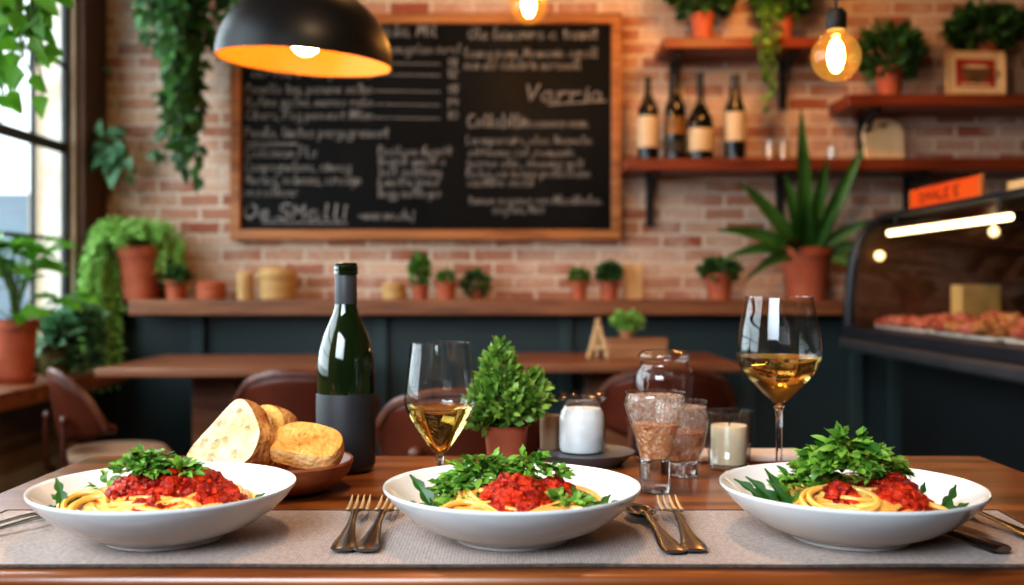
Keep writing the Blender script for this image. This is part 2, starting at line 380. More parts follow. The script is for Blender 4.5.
M['meat3'] = mat('roast_brown', srgb(170, 104, 58), .5, c2=srgb(206, 146, 92), scale=40, bump=.3)
M['cheese'] = mat('cheese', srgb(222, 186, 118), .6, c2=srgb(210, 170, 100), scale=8)
M['whitetray'] = mat('white_tray', (.75,.74,.72), .3, c2=(.7,.69,.67), scale=4)
M['facade'] = mat('beige_facade', srgb(200, 180, 154), .9, c2=srgb(190, 170, 144), scale=1)
M['farwall'] = mat('grey_blue_facade', srgb(146, 164, 180), .9, c2=srgb(132, 150, 166), scale=1)
M['pavement'] = mat('street_paving', srgb(170, 166, 160), .9, c2=srgb(150, 146, 140), scale=2)

# ------------------------------------------------------------------ the room
XL, XR, YB, YF, ZC = -1.65, 3.0, 4.1, -2.6, 2.9
def struct(name, mb, m, parent=None, **k):
    o = mb.build(name, m, parent, **k)
    if not parent: o['kind'] = 'structure'
    return o
b = MB(); b.box(XL-.2, XR+.2, YF-.2, YB+.2, -.1, 0); struct('floor', b, M['floor'], smooth=False)
b = MB(); b.box(XL-.2, XR+.2, YF-.2, YB+.2, ZC, ZC+.1); struct('ceiling', b, M['ceiling'], smooth=False)
b = MB(); b.box(XL-.2, XR+.2, YB, YB+.2, 0, ZC); struct('wall_back', b, M['brick'], smooth=False)
b = MB(); b.box(XR, XR+.2, YF, YB, 0, ZC); struct('wall_right', b, M['plaster'], smooth=False)
b = MB(); b.box(XL-.2, XR+.2, YF-.2, YF, 0, ZC); struct('wall_front', b, M['plaster'], smooth=False)
WY0, WY1, WZ0, WZ1 = .65, 3.862, .78, 2.45
b = MB()
b.box(XL-.12, XL, YF, WY0, 0, ZC); b.box(XL-.12, XL, WY1, YB, 0, ZC)
b.box(XL-.12, XL, WY0, WY1, 0, WZ0); b.box(XL-.12, XL, WY0, WY1, WZ1, ZC)
struct('wall_left', b, M['cream'], smooth=False)
# steel window
win = bpy.data.objects.new('window_1', None); COL.objects.link(win); win['kind'] = 'structure'
b = MB(); x0, x1 = XL-.036, XL-.020
for y in (WY0, WY1-.035): b.box(x0, x1, y, y+.035, WZ0, WZ1)
for z in (WZ0, WZ1-.035): b.box(x0, x1, WY0+.035, WY1-.035, z, z+.035)
y = 3.578
while y > WY0+.1:
    b.box(x0+.003, x1-.001, y, y+.016, WZ0+.035, WZ1-.035); y -= .275
for z, w in ((1.165, .014), (1.495, .038), (1.815, .014), (2.13, .014)):
    b.box(x0+.004, x1-.002, WY0+.035, WY1-.035, z, z+w)
struct('window_frame', b, M['steel_dark'], win, smooth=False)
b = MB(); b.box(XL-.031, XL-.028, WY0+.02, WY1-.02, WZ0+.02, WZ1-.02)
struct('window_pane', b, M['paneglass'], win, smooth=False)
b = MB(); b.box(XL+.001, XL+.028, 3.885, YB-.002, 0, ZC-.002); struct('trim_1', b, M['post'], smooth=False)
# dark teal panelling under the ledge
pan = bpy.data.objects.new('trim_2', None); COL.objects.link(pan); pan['kind'] = 'structure'
b = MB(); b.box(XL+.03, XR, 3.99, YB-.001, 0, .885); struct('panel_board', b, M['teal'], pan, smooth=False)
for px in (14, 198, 381, 566, 750, 857, 896, 1080):
    b = MB(); x = ax(px, 3.97); b.box(x-.024, x+.024, 3.965, 3.99, 0, .885); struct('batten', b, M['teal_light'], pan, smooth=False, bevel=.003)
b = MB(); b.box(XL+.03, XR, 3.975, 3.9895, 0, .11); struct('baseboard_back', b, M['teal'], smooth=False)

# outside the window
b = MB(); b.box(-14, XL-.2, -8, 24, -.4, -.3); o = struct('ground', b, M['pavement'], smooth=False)
b = MB(); b.box(-5.66, -3.2, 12.0, 17, -.3, 9)
bt = b.build('exterior_building', M['facade'], smooth=False); tag(bt, 'pale beige building seen through the steel window', 'building')
b = MB(); b.box(-13.5, -8.0, 18, 20, -.3, 2.6)
bt = b.build('exterior_house', M['farwall'], smooth=False); tag(bt, 'low grey-blue house seen far off through the window', 'building')

# ------------------------------------------------------------------ shelves and ledges
LZ = .946
b = MB(); b.box(ax(128, 3.86), ax(843, 3.86), 3.855, YB-.001, LZ-.058, LZ)
tag(b.build('wall_ledge', M['ledge'], bevel=.004), 'long brown wooden ledge along the brick wall above teal panelling', 'ledge')
b = MB(); b.box(XL+.002, -1.425, 1.6, 3.78, .645, .70)
tag(b.build('window_ledge', M['ledge'], bevel=.004), 'brown wooden ledge under the steel framed window', 'ledge')
def bracket_mesh(parent, x, zt, drop, reach=.20):
    b = MB()
    b.box(x-.014, x+.014, YB-.022, YB-.002, zt-drop, zt)
    b.box(x-.014, x+.014, YB-reach, YB-.022, zt-.02, zt)
    b.tube([V((x, YB-.02, zt-drop*.62)), V((x, YB-.05, zt-drop*.35)), V((x, YB-.10, zt-.05)), V((x, YB-.15, zt-.012))], .010, 6)
    b.build('bracket', M['blackiron'], parent, smooth=False)
def wall_shelf(label, x0, x1, zb, th, brs, drop):
    t = thing('wall_shelf', label, 'shelf', (0, 0, 0), group='wooden wall shelves on black brackets')
    b = MB(); b.box(x0, x1, 3.857, YB-.001, zb, zb+th); b.build('board', M['shelf'], t, bevel=.004)
    for px in brs: bracket_mesh(t, ax(px, 4.08), zb-.001, drop)
wall_shelf('short dark red wooden wall shelf holding two bushy pots above the wine bottles', .571, 1.165, 1.895, .040, (673, 783), .19)
wall_shelf('long dark red wooden wall shelf holding wine bottles and a rounded board', .426, 2.6, 1.435, .045, (650, 780, 908), .20)
wall_shelf('dark red wooden wall shelf holding a framed cup print and potted plants', 1.266, 2.6, 1.676, .045, (862, 1060), .20)

# ------------------------------------------------------------------ chalkboard
cb = thing('chalkboard', 'large wood framed chalkboard with handwritten menu on brick wall', 'chalkboard', (0, 0, 0))
X0, X1 = ax(230, 4.05), ax(622, 4.05); Z1, Z0 = at(0, 13, 4.05).z, at(0, 240, 4.05).z
fw = .042
b = MB(); b.box(X0+.02, X1-.02, 4.066, 4.098, Z0+.02, Z1-.02); b.build('slate', M['slate'], cb, smooth=False)
b = MB()
b.box(X0, X1, 4.045, 4.099, Z0, Z0+fw); b.box(X0, X1, 4.045, 4.099, Z1-fw, Z1)
b.box(X0, X0+fw, 4.045, 4.099, Z0+fw, Z1-fw); b.box(X1-fw, X1, 4.045, 4.099, Z0+fw, Z1-fw)
b.build('frame', M['boardwood'], cb, bevel=.005)
GL = {'a':"8,9 4,10 0,6 1,1 4,0 7,3 8,9 8,1 10,0",'b':"0,18 0,0 5,0 8,4 7,9 3,10 0,7",'c':"8,8 5,10 1,8 0,3 3,0 8,1",'d':"8,9 4,10 0,6 1,1 4,0 8,3 8,18 8,0",
'e':"0,5 7,6 6,10 2,9 0,4 3,0 8,1",'f':"8,17 5,18 3,14 3,0|0,9 7,9",'g':"8,9 4,10 0,6 1,2 5,1 8,5 8,-5 4,-7 0,-5",'h':"0,18 0,0|0,6 4,10 7,8 7,0",'i':"2,10 2,0|2,14 2,15",
'j':"5,10 5,-5 2,-7|5,14 5,15",'k':"0,18 0,0|7,10 0,4 8,0",'l':"2,18 2,1 5,0",'m':"0,10 0,0|0,7 3,10 5,8 5,0|5,7 8,10 10,8 10,0",'n':"0,10 0,0|0,6 4,10 7,8 7,0",
'o':"4,10 0,6 1,1 4,0 8,4 7,9 4,10",'p':"0,10 0,-7|0,7 5,10 8,6 5,0 0,2",'q':"8,9 4,10 0,6 1,2 5,1 8,5 8,-7",'r':"0,10 0,0|0,6 4,10 7,9",'s':"7,9 3,10 1,7 6,4 6,1 2,0 0,1",
't':"3,16 3,2 6,0|0,10 7,10",'u':"0,10 0,3 3,0 7,3 7,10 7,0",'v':"0,10 4,0 8,10",'w':"0,10 2,0 5,8 8,0 10,10",'x':"0,10 8,0|8,10 0,0",'y':"0,10 4,2|8,10 3,-7",'z':"0,10 8,10 0,0 8,0",
'A':"0,0 5,18 10,0|2,7 8,7",'B':"0,0 0,18 7,16 7,11 0,9 9,7 8,1 0,0",'C':"9,16 5,18 1,14 0,6 3,0 10,2",'F':"0,0 0,18 9,18|0,9 7,9",'L':"0,18 0,0 8,0",'M':"0,0 1,18 5,6 9,18 10,0",
'N':"0,0 0,18 8,0 8,18",'O':"5,18 0,12 0,5 5,0 10,5 10,13 5,18 2,14",'P':"0,0 0,18 7,17 8,12 0,9",'R':"0,0 0,18 7,17 8,12 0,9 9,0",'S':"9,16 5,18 1,15 2,10 8,8 8,2 4,0 0,2",'V':"0,18 4,0 9,18",
'T':"0,18 10,18|5,18 5,0",'E':"8,18 0,18 0,0 8,0|0,9 6,9",'D':"0,0 0,18 6,16 9,9 6,1 0,0",'I':"3,18 3,0",
',':"2,1 1,-3",'.':"2,0 2,1",'-':"0,6 6,6",'(':"4,18 1,12 1,5 4,-1",'1':"1,14 4,18 4,0",'8':"4,9 0,14 4,18 8,14 4,9 0,4 4,0 8,4 4,9",'0':"4,18 0,12 0,5 4,0 8,5 8,12 4,18",'5':"8,18 1,18 1,10 7,10 8,4 4,0 0,2",'2':"0,14 4,18 8,14 0,0 8,0",'9':"8,12 4,9 0,13 4,18 8,14 7,0"}
def strokes(text):
    out = []; x = 0
    for ch in text:
        if ch == ' ': x += 7; continue
        g = GL.get(ch)
        if not g: x += 6; continue
        mx = 0
        for s in g.split('|'):
            p = [tuple(map(float, q.split(','))) for q in s.split()]
            mx = max(mx, max(a for a, _ in p)); out.append([(a+x, bb) for a, bb in p])
        x += mx+3.2
    return out, max(x-3.2, 1)
RW = random.Random(4)
def write(mb, text, px0, py, px1, xh, w=.006, slant=.22, Y=4.0635, tilt=0):
    mb = MB(); w *= .85; px0 += 1.5
    st, tot = strokes(text)
    A = at(px0, py, Y); sx = (ax(px1, Y)-A.x)/tot; sz = xh*Y/FP/10
    for s in st:
        pts = [V((A.x+(x+z*slant*.5)*sx, Y, A.z+z*sz+x*sx*tilt+RW.uniform(-.06, .06)*sz*10)) for x, z in s]
        ribbon(mb, pts, w*RW.uniform(.8, 1.15))
    mb.build('chalk_line', M['chalk'], cb, smooth=False)
def ribbon(mb, pts, w):
    for a, c in zip(pts, pts[1:]):
        d = c-a
        if d.length < 1e-6: continue
        d.normalize(); n = V((-d.z, 0, d.x))*(w/2); e = d*(w*.35)
        mb.add([a-e-n, c+e-n, c+e+n, a-e+n], [(0, 1, 2, 3)])
def rule(mb, px0, py0, px1, py1, w=.005, Y=4.0635):
    mb = MB(); ribbon(mb, [at(px0+(px1-px0)*i/4, py0+(py1-py0)*i/4, Y) for i in range(5)], w*.85); mb.build('chalk_rule', M['chalk'], cb, smooth=False)
b = MB()
write(b, 'Sala Mil', 372, 36, 436, 7, .008); write(b, 'anugelan dural', 388, 53, 460, 5, .006)
b = MB()
rows = [(66, 'Panesta ala'), (77, 'Garnel a pane'), (93, 'Panello lng, panane salha'), (106, 'Rufino galna manao rola'), (119, 'Cibers, Fag pesunat Nilon')]
for k, (y, tx) in enumerate(rows):
    write(b, tx, 244, y, 372, 5, .006); rule(b, 374, y-3+k*.4, 440, y-2+k*.4, .0045)
    write(b, ['18', '12', '15', '19', '10'][k], 445, y, 457, 4.2, .0065)
b = MB(); write(b, 'Panilo, limites pargugremant', 243, 137, 388, 5.5, .0068)
rule(b, 245, 143, 296, 143.5, .006); rule(b, 246, 148, 300, 144, .005)
write(b, 'Lucaseam Fl.s', 244, 157, 316, 5.5, .0068); write(b, 'Campagnolosa, dindag', 243, 171, 350, 5.5, .0068)
write(b, 'Mariag, salmans, s.radign', 244, 184, 360, 5.5, .0068); write(b, 'pas.allans', 242, 196, 296, 5, .0066)
b = MB(); write(b, 'Oe.SMalli', 242, 219, 344, 8.5, .011); rule(b, 262, 222.5, 347, 223, .007); write(b, '-ones ma.ch.j', 357, 219, 413, 5, .008)
b = MB()
for y, tx, x1 in ((155, 'Paui Laeo ilagatt', 451), (165, 'Bagait emalt a', 445), (176, 'talt salttang', 441), (186, 'Lonatte prous', 438), (197, 'Bagg caltlagus', 440)):
    write(b, tx, 377, y, x1, 5, .0065)
b = MB(); write(b, 'Ole (encovra a tannit', 467, 39, 597, 6.5, .0085); write(b, 'Lanag pane, Mannania aguall', 464, 57, 597, 5.2, .0075); write(b, 'nan els dulabrie naranall', 463, 69, 580, 5.2, .0075)
b = MB(); write(b, 'Varrio', 524, 101, 600, 9, .011); rule(b, 548, 104.5, 606, 101, .008)
write(b, 'Collabllin', 466, 127, 528, 7, .0095); write(b, 'aanovan nann.', 530, 127, 588, 5, .0065)
b = MB()
for y, tx, xa, x1 in ((144, 'Lorenparaira, ulas, Narmalia', 465, 592), (156, 'cittianes del dannania', 467, 574), (167, 'tarrae cilia, slananig yali', 465, 582), (177, 'Ralug, ux navan pallallana', 465, 590), (186, 'aanticha saalli', 466, 532), (204, 'taman saganus can Mlasilhaluu.', 467, 602), (213, 'aagtan, Man', 491, 543)):
    write(b, tx, xa, y, x1, 4.8, .006)

# ------------------------------------------------------------------ pots and plants
R = random.Random(11)
def rv(a=1.0): return V((R.uniform(-a, a), R.uniform(-a, a), R.uniform(-a, a)))
def pot(parent, r, h, m, rim=.16, saucer=False):
    b = MB(); rb = r*.72
    rh = h*rim
    b.lathe([(0, 0), (rb, 0), (rb+(r*.9-rb)*.5, (h-rh)*.5), (r*.9, h-rh), (r, h-rh+.001), (r, h), (r*.9, h), (r*.84, h*.82), (0, h*.8)], seg=36)
    po = b.build('pot', m, parent, ang=30)
    b = MB(); b.lathe([(r*.855, h*.84), (r*.6, h*.87), (0, h*.89)], seg=24); b.build('soil', M['soil'], po)
    if saucer:
        b = MB(); b.lathe([(0, -.0), (r*.8, 0), (r*.96, .022), (r*.90, .022), (r*.78, .006)], seg=36); b.build('saucer', m, parent)
def bush(mb, c, rad, n, L, W, kind='oval', up=.5, stem_mb=None, base=None, bend=.35, k=4):
    c = V(c)
    for i in range(n):
        d = rv(); 
        while d.length > 1 or d.length < .15: d = rv()
        q = d.length**.55; dn = d.normalized()
        p = c+V((dn.x*rad[0], dn.y*rad[1], dn.z*rad[2]))*q
        dirn = (dn*.9+V((0, 0, up))+rv(.55)).normalized()
        nn = (dn+V((0, 0, .8))+rv(.5)).normalized()
        l = L*R.uniform(.65, 1.25)
        mb.leaf(p, dirn, nn, l, W*l/L*R.uniform(.8, 1.2), kind, R.uniform(0, bend), .2, k)
    if stem_mb and base is not None:
        for i in range(9):
            d = rv(); e = c+V((d.x*rad[0]*.7, d.y*rad[1]*.7, d.z*rad[2]*.6))
            bb = V(base)+V((d.x, d.y, 0))*.01
            stem_mb.tube([bb, bb.lerp(e, .5)+rv(.006), e], [.0028, .0022, .0014], 5)
def potted(name, label, cat, loc, r, h, m, frad, fc, n, L, W, lm, kind='oval', group=None, up=.5, saucer=False):
    t = thing(name, label, cat, loc, 0, group)
    pot(t, r, h, m, saucer=saucer)
    b = MB(); s = MB()
    bush(b, (0, 0, h*.88+fc), frad, n, L, W, kind, up, s, (0, 0, h*.86))
    s.build('stem', M['stem'], t); b.build('foliage', lm, t)
    return t
def vine(mb, smb, pts, L, W, step, kind='heart', spread=.7, jit=.5):
    "leaves along a polyline"
    pts = [V(p) for p in pts]
    smb.tube(pts, .0022, 5)
    for a, c in zip(pts, pts[1:]):
        n = max(1, int((c-a).length/step))
        for i in range(n):
            p = a.lerp(c, (i+R.random())/n)
            d = (rv()*spread+V((0, -.25, -.35))).normalized()
            e = p+d*L*.35
            l = L*R.uniform(.65, 1.2)
            smb.tube([p, e], .0011, 4)
            mb.leaf(e, (d+V((0, 0, -.5))+rv(.3)), V((0, -1, .35))+rv(jit), l, W*l/L, kind, R.uniform(.05, .4), .22, 5)

# on the wall ledge
potted('potted_plant', 'small terracotta pot with a low dark tuft beside the lidded terracotta dish', 'plant', (ax(176, 3.93), 3.93, LZ), .046, .075, M['terra'], (.042, .042, .03), .015, 130, .035, .008, M['leaf_dark'], 'oval', 'small terracotta pots on the wall ledge')
def lidded(name, label, loc, r, h, m, cat, lid=.4):
    t = thing(name, label, cat, loc)
    b = MB(); hb = h*(1-lid); b.lathe([(0, 0), (r*.92, 0), (r, hb*.25), (r, hb*.85), (r*.96, hb), (0, hb)], seg=32); b.build('body', m, t, ang=30)
    b = MB(); b.lathe([(0, hb+.0005), (r*1.04, hb+.0005), (r*1.05, hb+h*lid*.5), (r*.8, h*.98), (0, h)], seg=32); b.build('lid', m, t, ang=30)
lidded('lidded_dish', 'low round terracotta dish with lid on the wall ledge', (ax(211, 3.95), 3.95, LZ), .056, .072, M['terra'], 'dish')
lidded('lidded_canister', 'narrow straw-coloured canister standing beside the round straw basket', (ax(245.5, 3.93), 3.93, LZ), .032, .108, M['straw'], 'canister', .2)
lidded('lidded_basket', 'round woven straw basket with lid on the wall ledge', (ax(277, 3.97), 3.97, LZ), .073, .128, M['straw'], 'basket', .35)
lidded('lidded_box', 'small pale round box with lid beside the tall herb pot', (ax(394, 3.95), 3.95, LZ), .046, .066, M['straw'], 'box', .4)
G = 'small terracotta pots on the wall ledge'
potted('potted_herb', 'small terracotta pot with tall upright herb beside the pale round box', 'plant', (ax(420, 3.95), 3.95, LZ), .038, .055, M['terra'], (.034, .045, .07), .055, 240, .028, .007, M['leaf_mid'], 'oval', G, .9)
potted('potted_herb', 'small terracotta pot with a sparse low sprout next to the tall herb', 'plant', (ax(446, 3.93), 3.93, LZ), .042, .066, M['terra'], (.026, .03, .026), .02, 100, .024, .006, M['leaf_mid'], 'oval', G, .7)
potted('potted_herb', 'round dark green ball of foliage nearly hiding its small dark pot', 'plant', (ax(476, 3.97), 3.97, LZ), .034, .04, M['terra_dark'], (.044, .046, .044), .025, 260, .026, .007, M['leaf_dark'], 'oval', G, .3)
potted('potted_herb', 'narrow terracotta pot with small green tuft near the pot beside the notched block', 'plant', (ax(579, 3.93), 3.93, LZ), .036, .072, M['terra'], (.030, .032, .026), .022, 150, .024, .007, M['leaf_mid'], 'oval', G, .6)
potted('potted_herb', 'terracotta pot with bushy green herb right beside the notched wooden block', 'plant', (ax(609, 3.93), 3.93, LZ), .042, .074, M['terra'], (.040, .044, .036), .03, 280, .026, .008, M['leaf_dark'], 'oval', G, .6)
potted('potted_herb', 'terracotta pot with flat dark green mound beside the large spiky plant', 'plant', (ax(719, 3.95), 3.95, LZ), .058, .10, M['terra'], (.072, .06, .036), .022, 320, .03, .008, M['leaf_dark'], 'oval', G, .6)
# notched wooden block
b = MB(); w = .036
b.prism([(-w, 0), (w, 0), (w, .142), (.014, .142), (0, .118), (-.014, .142), (-w, .142)], -.014, .014, 'xz')
o = b.build('wooden_block', M['palewood'], loc=(ax(633, 3.98), 3.98, LZ), bevel=.003); tag(o, 'pale upright wooden block with notched top on the wall ledge', 'block')
# large spiky plant
t = thing('potted_succulent', 'large terracotta pot with long spiky green leaves on the wall ledge', 'plant', (ax(806, 3.957), 3.957, LZ))
pot(t, .104, .20, M['terra'])
for (dx, dz, L, w, bend, dy) in ((-.16, 1, .585, .036, .0, -.42), (.34, .95, .48, .032, .02, -.40), (.06, 1, .40, .032, .0, -.46), (-.34, .95, .36, .032, .05, -.4), (-.62, .8, .46, .034, .22, -.3), (-.85, .55, .44, .032, .42, -.3),
                          (-1, .45, .36, .028, .65, -.2), (-.9, .2, .30, .028, .75, -.5), (.7, .7, .30, .028, .3, -.3), (.95, .45, .32, .028, .55, -.2), (.9, .1, .22, .026, .7, -.4), (-.15, .9, .28, .030, .1, -.5), (.25, .9, .26, .030, .15, -.5), (-.5, .5, .28, .028, .5, -.7)):
    b = MB(); d = V((dx, dy, dz)).normalized(); sd = d.cross(V((0, -1, .15))).normalized(); nn = sd.cross(d).normalized()
    if nn.y > 0: nn = -nn
    vs = []; fs = []
    for i in range(15):
        q = i/14; c = V((dx*.03, dy*.05, .168))+d*L*q+V((0, 0, -1))*(bend*L*q*q*.75)
        hw = w*min(1, .62+1.3*q)*(1-q**2.6)**.9*.92+.0006
        for e, dep in ((-1, .34), (-.55, .06), (0, -.12), (.55, .06), (1, .34)): vs.append(c+sd*hw*e+nn*hw*dep)
        for e, dep in ((.55, -.16), (0, -.36), (-.55, -.16)): vs.append(c+sd*hw*e+nn*hw*dep)
    for i in range(14):
        for k in range(8): fs.append((i*8+k, i*8+(k+1) % 8, (i+1)*8+(k+1) % 8, (i+1)*8+k))
    b.add(vs, fs); b.build('leaf', M['aloe'], t)
# feathery trailing fern in a big pot
def strand(b, p0, ang, out, rise, drop, n, L, W):
    d = V((math.cos(ang), math.sin(ang), 0))
    prev = None
    for i in range(n):
        s = i/(n-1)
        q = p0+d*(out*(1-(1-min(1, s*1.6))**2))+V((0, 0, rise*math.sin(min(1, s*2.2)*PI/1.3)-drop*max(0, s-.22)**1.25))
        q.y = min(q.y, 4.07-p0y)
        if q.z < -.15: q.y = max(q.y, 3.84-p0y)
        if prev is not None:
            tdir = (q-prev).normalized()
            for sg in (-1, 1):
                b.leaf(q+rv(.004), tdir*.5+V((R.uniform(-1, 1), R.uniform(-1, .4), R.uniform(-.5, .6))), V((0, -.7, .7))+rv(.4), L*R.uniform(.7, 1.2), W, 'oval', .2, .15, 3)
        prev = q
p0y = 3.955
t = thing('trailing_fern', 'feathery light green fern spilling from a large terracotta pot on the wall ledge', 'plant', (ax(140, p0y), p0y, LZ))
pot(t, .092, .205, M['terra'], .2)
b = MB()
for i in range(150):
    a = R.uniform(0, 2*PI)
    strand(b, V((0, 0, .195)), a, R.uniform(.06, .17), R.uniform(.06, .11), R.uniform(-.02, .05) if -2.5 < (a+PI) % (2*PI)-PI < -.6 else R.uniform(.08, .22), 16, .022, .0045)
for i in range(120):
    a = PI+R.uniform(-.1, .9)
    strand(b, V((-.02, 0, .195)), a, R.uniform(.06, .20), R.uniform(.06, .12), R.uniform(.40, .80), 26, .024, .0055)
b.build('foliage', M['leaf_light'], t)
# on the window ledge
WLZ = .70
t = thing('potted_plant', 'large terracotta pot with broad bright leaves on the window ledge', 'plant', (-1.54, 3.17, WLZ))
pot(t, .072, .195, M['terra'], .14, True)
b = MB(); s = MB()
for i in range(30):
    a = R.uniform(0, 2*PI); h = R.uniform(.03, .27); rad = R.uniform(.02, .12)
    e = V((math.cos(a)*rad, math.sin(a)*rad*.9, .175+h))
    s.tube([V((0, 0, .17)), V((e.x*.3, e.y*.3, .17+h*.6)), e], [.003, .0026, .002], 5)
    for q in range(2):
        b.leaf(e, V((math.cos(a+q), math.sin(a+q), R.uniform(-.1, .7))), V((0, -.3, 1))+rv(.5), R.uniform(.07, .11), R.uniform(.028, .042), 'heart' if i % 3 else 'lobed', R.uniform(.1, .5), .2, 7)
e = V((.20, .02, .245)); s.tube([V((0, 0, .17)), V((.08, 0, .20)), V((.15, .01, .26)), e], .0028, 5)
for q in range(5): b.leaf(V((.09+.025*q, 0, .235+.012*q)), V((.8, -.2, R.uniform(-.4, .6))), V((0, -.6, .8))+rv(.3), .08, .026, 'lobed', .3, .2, 7)
s.build('stem', M['stem'], t); b.build('foliage', M['leaf_bright'], t)
potted('potted_plant', 'olive glazed pot with dense blue-green bush in the window corner', 'plant', (-1.525, 3.42, WLZ), .058, .115, M['olive'], (.05, .06, .05), .03, 90, .055, .016, M['leaf_blue'], 'oval', None, .25)
t = [o for o in COL.objects if o.get('label', '').startswith('olive glazed')][0]
b = MB(); s = MB(); bush(b, (.045, .06, .115), (.075, .08, .10), 330, .055, .017, 'oval', .2, s, (.03, .03, .1)); b.v = [(x, y, max(z, .014)) for x, y, z in b.v]; s.build('stem', M['stem'], t); b.build('foliage', M['leaf_blue'], t)
# on the upper shelves
ZU = 1.936
potted('potted_plant', 'terracotta pot with dark bush on the short shelf above the wine bottles', 'plant', (ax(702, 3.93), 3.93, ZU), .050, .105, M['terra'], (.115, .11, .085), .095, 560, .05, .010, M['leaf_dark'], 'oval', 'bushy pots on the short top shelf', .5)
t = potted('potted_plant', 'terracotta pot with a bush and long strand trailing below the short shelf', 'plant', (ax(783, 3.93), 3.93, ZU), .044, .10, M['terra'], (.105, .11, .085), .095, 480, .05, .011, M['leaf_dark'], 'oval', 'bushy pots on the short top shelf', .5)
b = MB(); s = MB()
for k in range(4):
    x = -.085+.018*(k-1.5)
    vine(b, s, [V((-.01, -.02, .10)), V((x*.8, -.07, .14)), V((x, -.096, .02)), V((x-.005, -.098, -.09)), V((-.083+R.uniform(-.012, .012), -.095, -.12-.045*k))], .034, .012, .016, spread=.5)
s.build('vine', M['stem'], t); b.build('trailing_foliage', M['leaf_mid'], t)
ZR = 1.722
potted('potted_plant', 'terracotta pot with rounded green bush beside the framed cup print', 'plant', (ax(889, 3.93), 3.93, ZR), .057, .115, M['terra'], (.115, .10, .085), .07, 620, .05, .008, M['leaf_dark'], 'oval', None, .5)
potted('potted_plant', 'tall terracotta pot with spreading bush standing behind the framed cup print', 'plant', (ax(985, 4.015), 4.015, ZR), .052, .225, M['terra_dark'], (.14, .075, .075), .085, 620, .05, .009, M['leaf_dark'], 'oval', None, .4)
# hanging greenery on brick wall and window
t = thing('hanging_ivy', 'dense dark green ivy hanging down the brick wall beside the chalkboard', 'plant', (ax(196, 3.86), 3.86, 2.22))
pot(t, .11, .16, M['terra'])
b = MB(); s = MB()
bush(b, (0, -.02, .12), (.19, .14, .10), 260, .06, .02, 'heart', -.1)
for k in range(34):
    x = R.uniform(-.20, .17); ln = R.uniform(.18, .40)+(.0 if x < .05 else .06)
    if -.09 < x < .03: ln = R.uniform(.40, .82)
    y = R.uniform(-.12, .10)
    tgt = -.04 if ln > .45 else x
    vine(b, s, [V((x*.2, y*.2, .13)), V((x*.7, y, .19)), V((x, y*1.1, .08)), V(((x+tgt)/2+R.uniform(-.02, .02), y, -ln*.5)), V((tgt+R.uniform(-.07, .07), y*.8, -ln))], .062, .021, .020)
s.build('vine', M['stem'], t); b.build('foliage', M['leaf_dark'], t)
for q in (-1, 1): 
    b = MB(); b.tube([V((.09*q, 0, .15)), V((0, 0, ZC-2.22-.001))], .002, 5); b.build('hanging_cord', M['blackiron'], t)
t = thing('hanging_vine', 'blue-green vine sprig hanging on the post in the window corner', 'plant', (ax(104, 4.0), 4.0, 1.545))
b = MB(); s = MB()
vine(b, s, [V((-.02, .07, .50)), V((-.03, .04, .25)), V((0, 0, 0)), V((-.06, -.02, -.09))], .07, .024, .1)
for k in range(17):
    a = R.uniform(-3.0, .3)
    vine(b, s, [V((0, .0, .0)), V((math.cos(a)*.06, -.03, .03+.02*math.sin(a))), V((math.cos(a)*.10, -.05, R.uniform(-.14, .04)))], .075, .024, .026)
s.build('vine', M['stem'], t); b.build('foliage', M['leaf_blue'], t)
t = thing('hanging_vine', 'bright green large-leaved vine with curling tendril hanging before the window', 'plant', (ax(13, 2.3), 2.3, 1.77))
pot(t, .10, .14, M['terra'])
b = MB(); s = MB()
for k in range(22):
    x = R.uniform(-.14, .065); ln = R.uniform(.10, .34)+(.08 if x < -.02 else 0); y = R.uniform(-.07, .07)
    vine(b, s, [V((x*.3, y*.3, .12)), V((x*.9, y, .17)), V((x, y, .02)), V((x+R.uniform(-.02, .02), y, -ln*.6)), V((x+R.uniform(-.02, .03), y, -ln))], .058, .020, .030, 'heart')
vine(b, s, [V((.02, -.03, .12)), V((.06, -.06, .05)), V((.085, -.06, -.10)), V((.09, -.06, -.17))], .07, .027, .045)
pts = [V((.085+.022*math.cos(a)*(1-a/14), -.06, -.17-.003*a+.022*math.sin(a)*(1-a/14))) for a in [i*.4 for i in range(24)]]
s.tube(pts, .0018, 5)
s.build('vine', M['stem'], t); b.build('foliage', M['leaf_bright'], t)
b = MB(); b.tube([V((0, 0, .13)), V((0, 0, ZC-1.771))], .002, 5); b.build('hanging_cord', M['blackiron'], t)

# ------------------------------------------------------------------ bottles, glasses and board on the shelves
ZL = 1.481
def shelf_bottle(label, px, r, h, neck, shoulder, lm, l0, l1, Y=3.95, foil=None, glass='black_glass'):
    h *= 1.05
    t = thing('wine_bottle', label, 'bottle', (ax(px, Y), Y, ZL), group='wine bottles on the long shelf')
    b = MB(); b.lathe([(0, .004), (r*.85, 0), (r, .006), (r, shoulder*h), (r*.93, shoulder*h+.02), (r*.62, shoulder*h+.05), (neck*1.1, shoulder*h+.085), (neck, shoulder*h+.1), (neck, h*.97), (neck*1.12, h*.975), (neck*1.12, h), (0, h)], seg=28)
    b.build('glass_body', M[glass], t)
    b = MB(); b.lathe([(r+.0008, l0*h), (r+.0008, l1*h)], seg=28); b.build('label', lm, t)
    b = MB(); b.lathe([(neck+.001, h*.8), (neck+.001, h*.965), (neck*1.2, h*.97), (neck*1.2, h+.001), (0, h+.0012)], seg=20); b.build('foil_cap', M[foil or 'blackiron'], t)
    return t
shelf_bottle('slim wine bottle with tall cream label, farthest from the glasses', 648, .040, .305, .012, .55, M['label_cream'], .15, .53)
t = shelf_bottle('dark wine bottle with small gold and brown labels', 675, .041, .315, .013, .56, M['label_gold'], .30, .50)
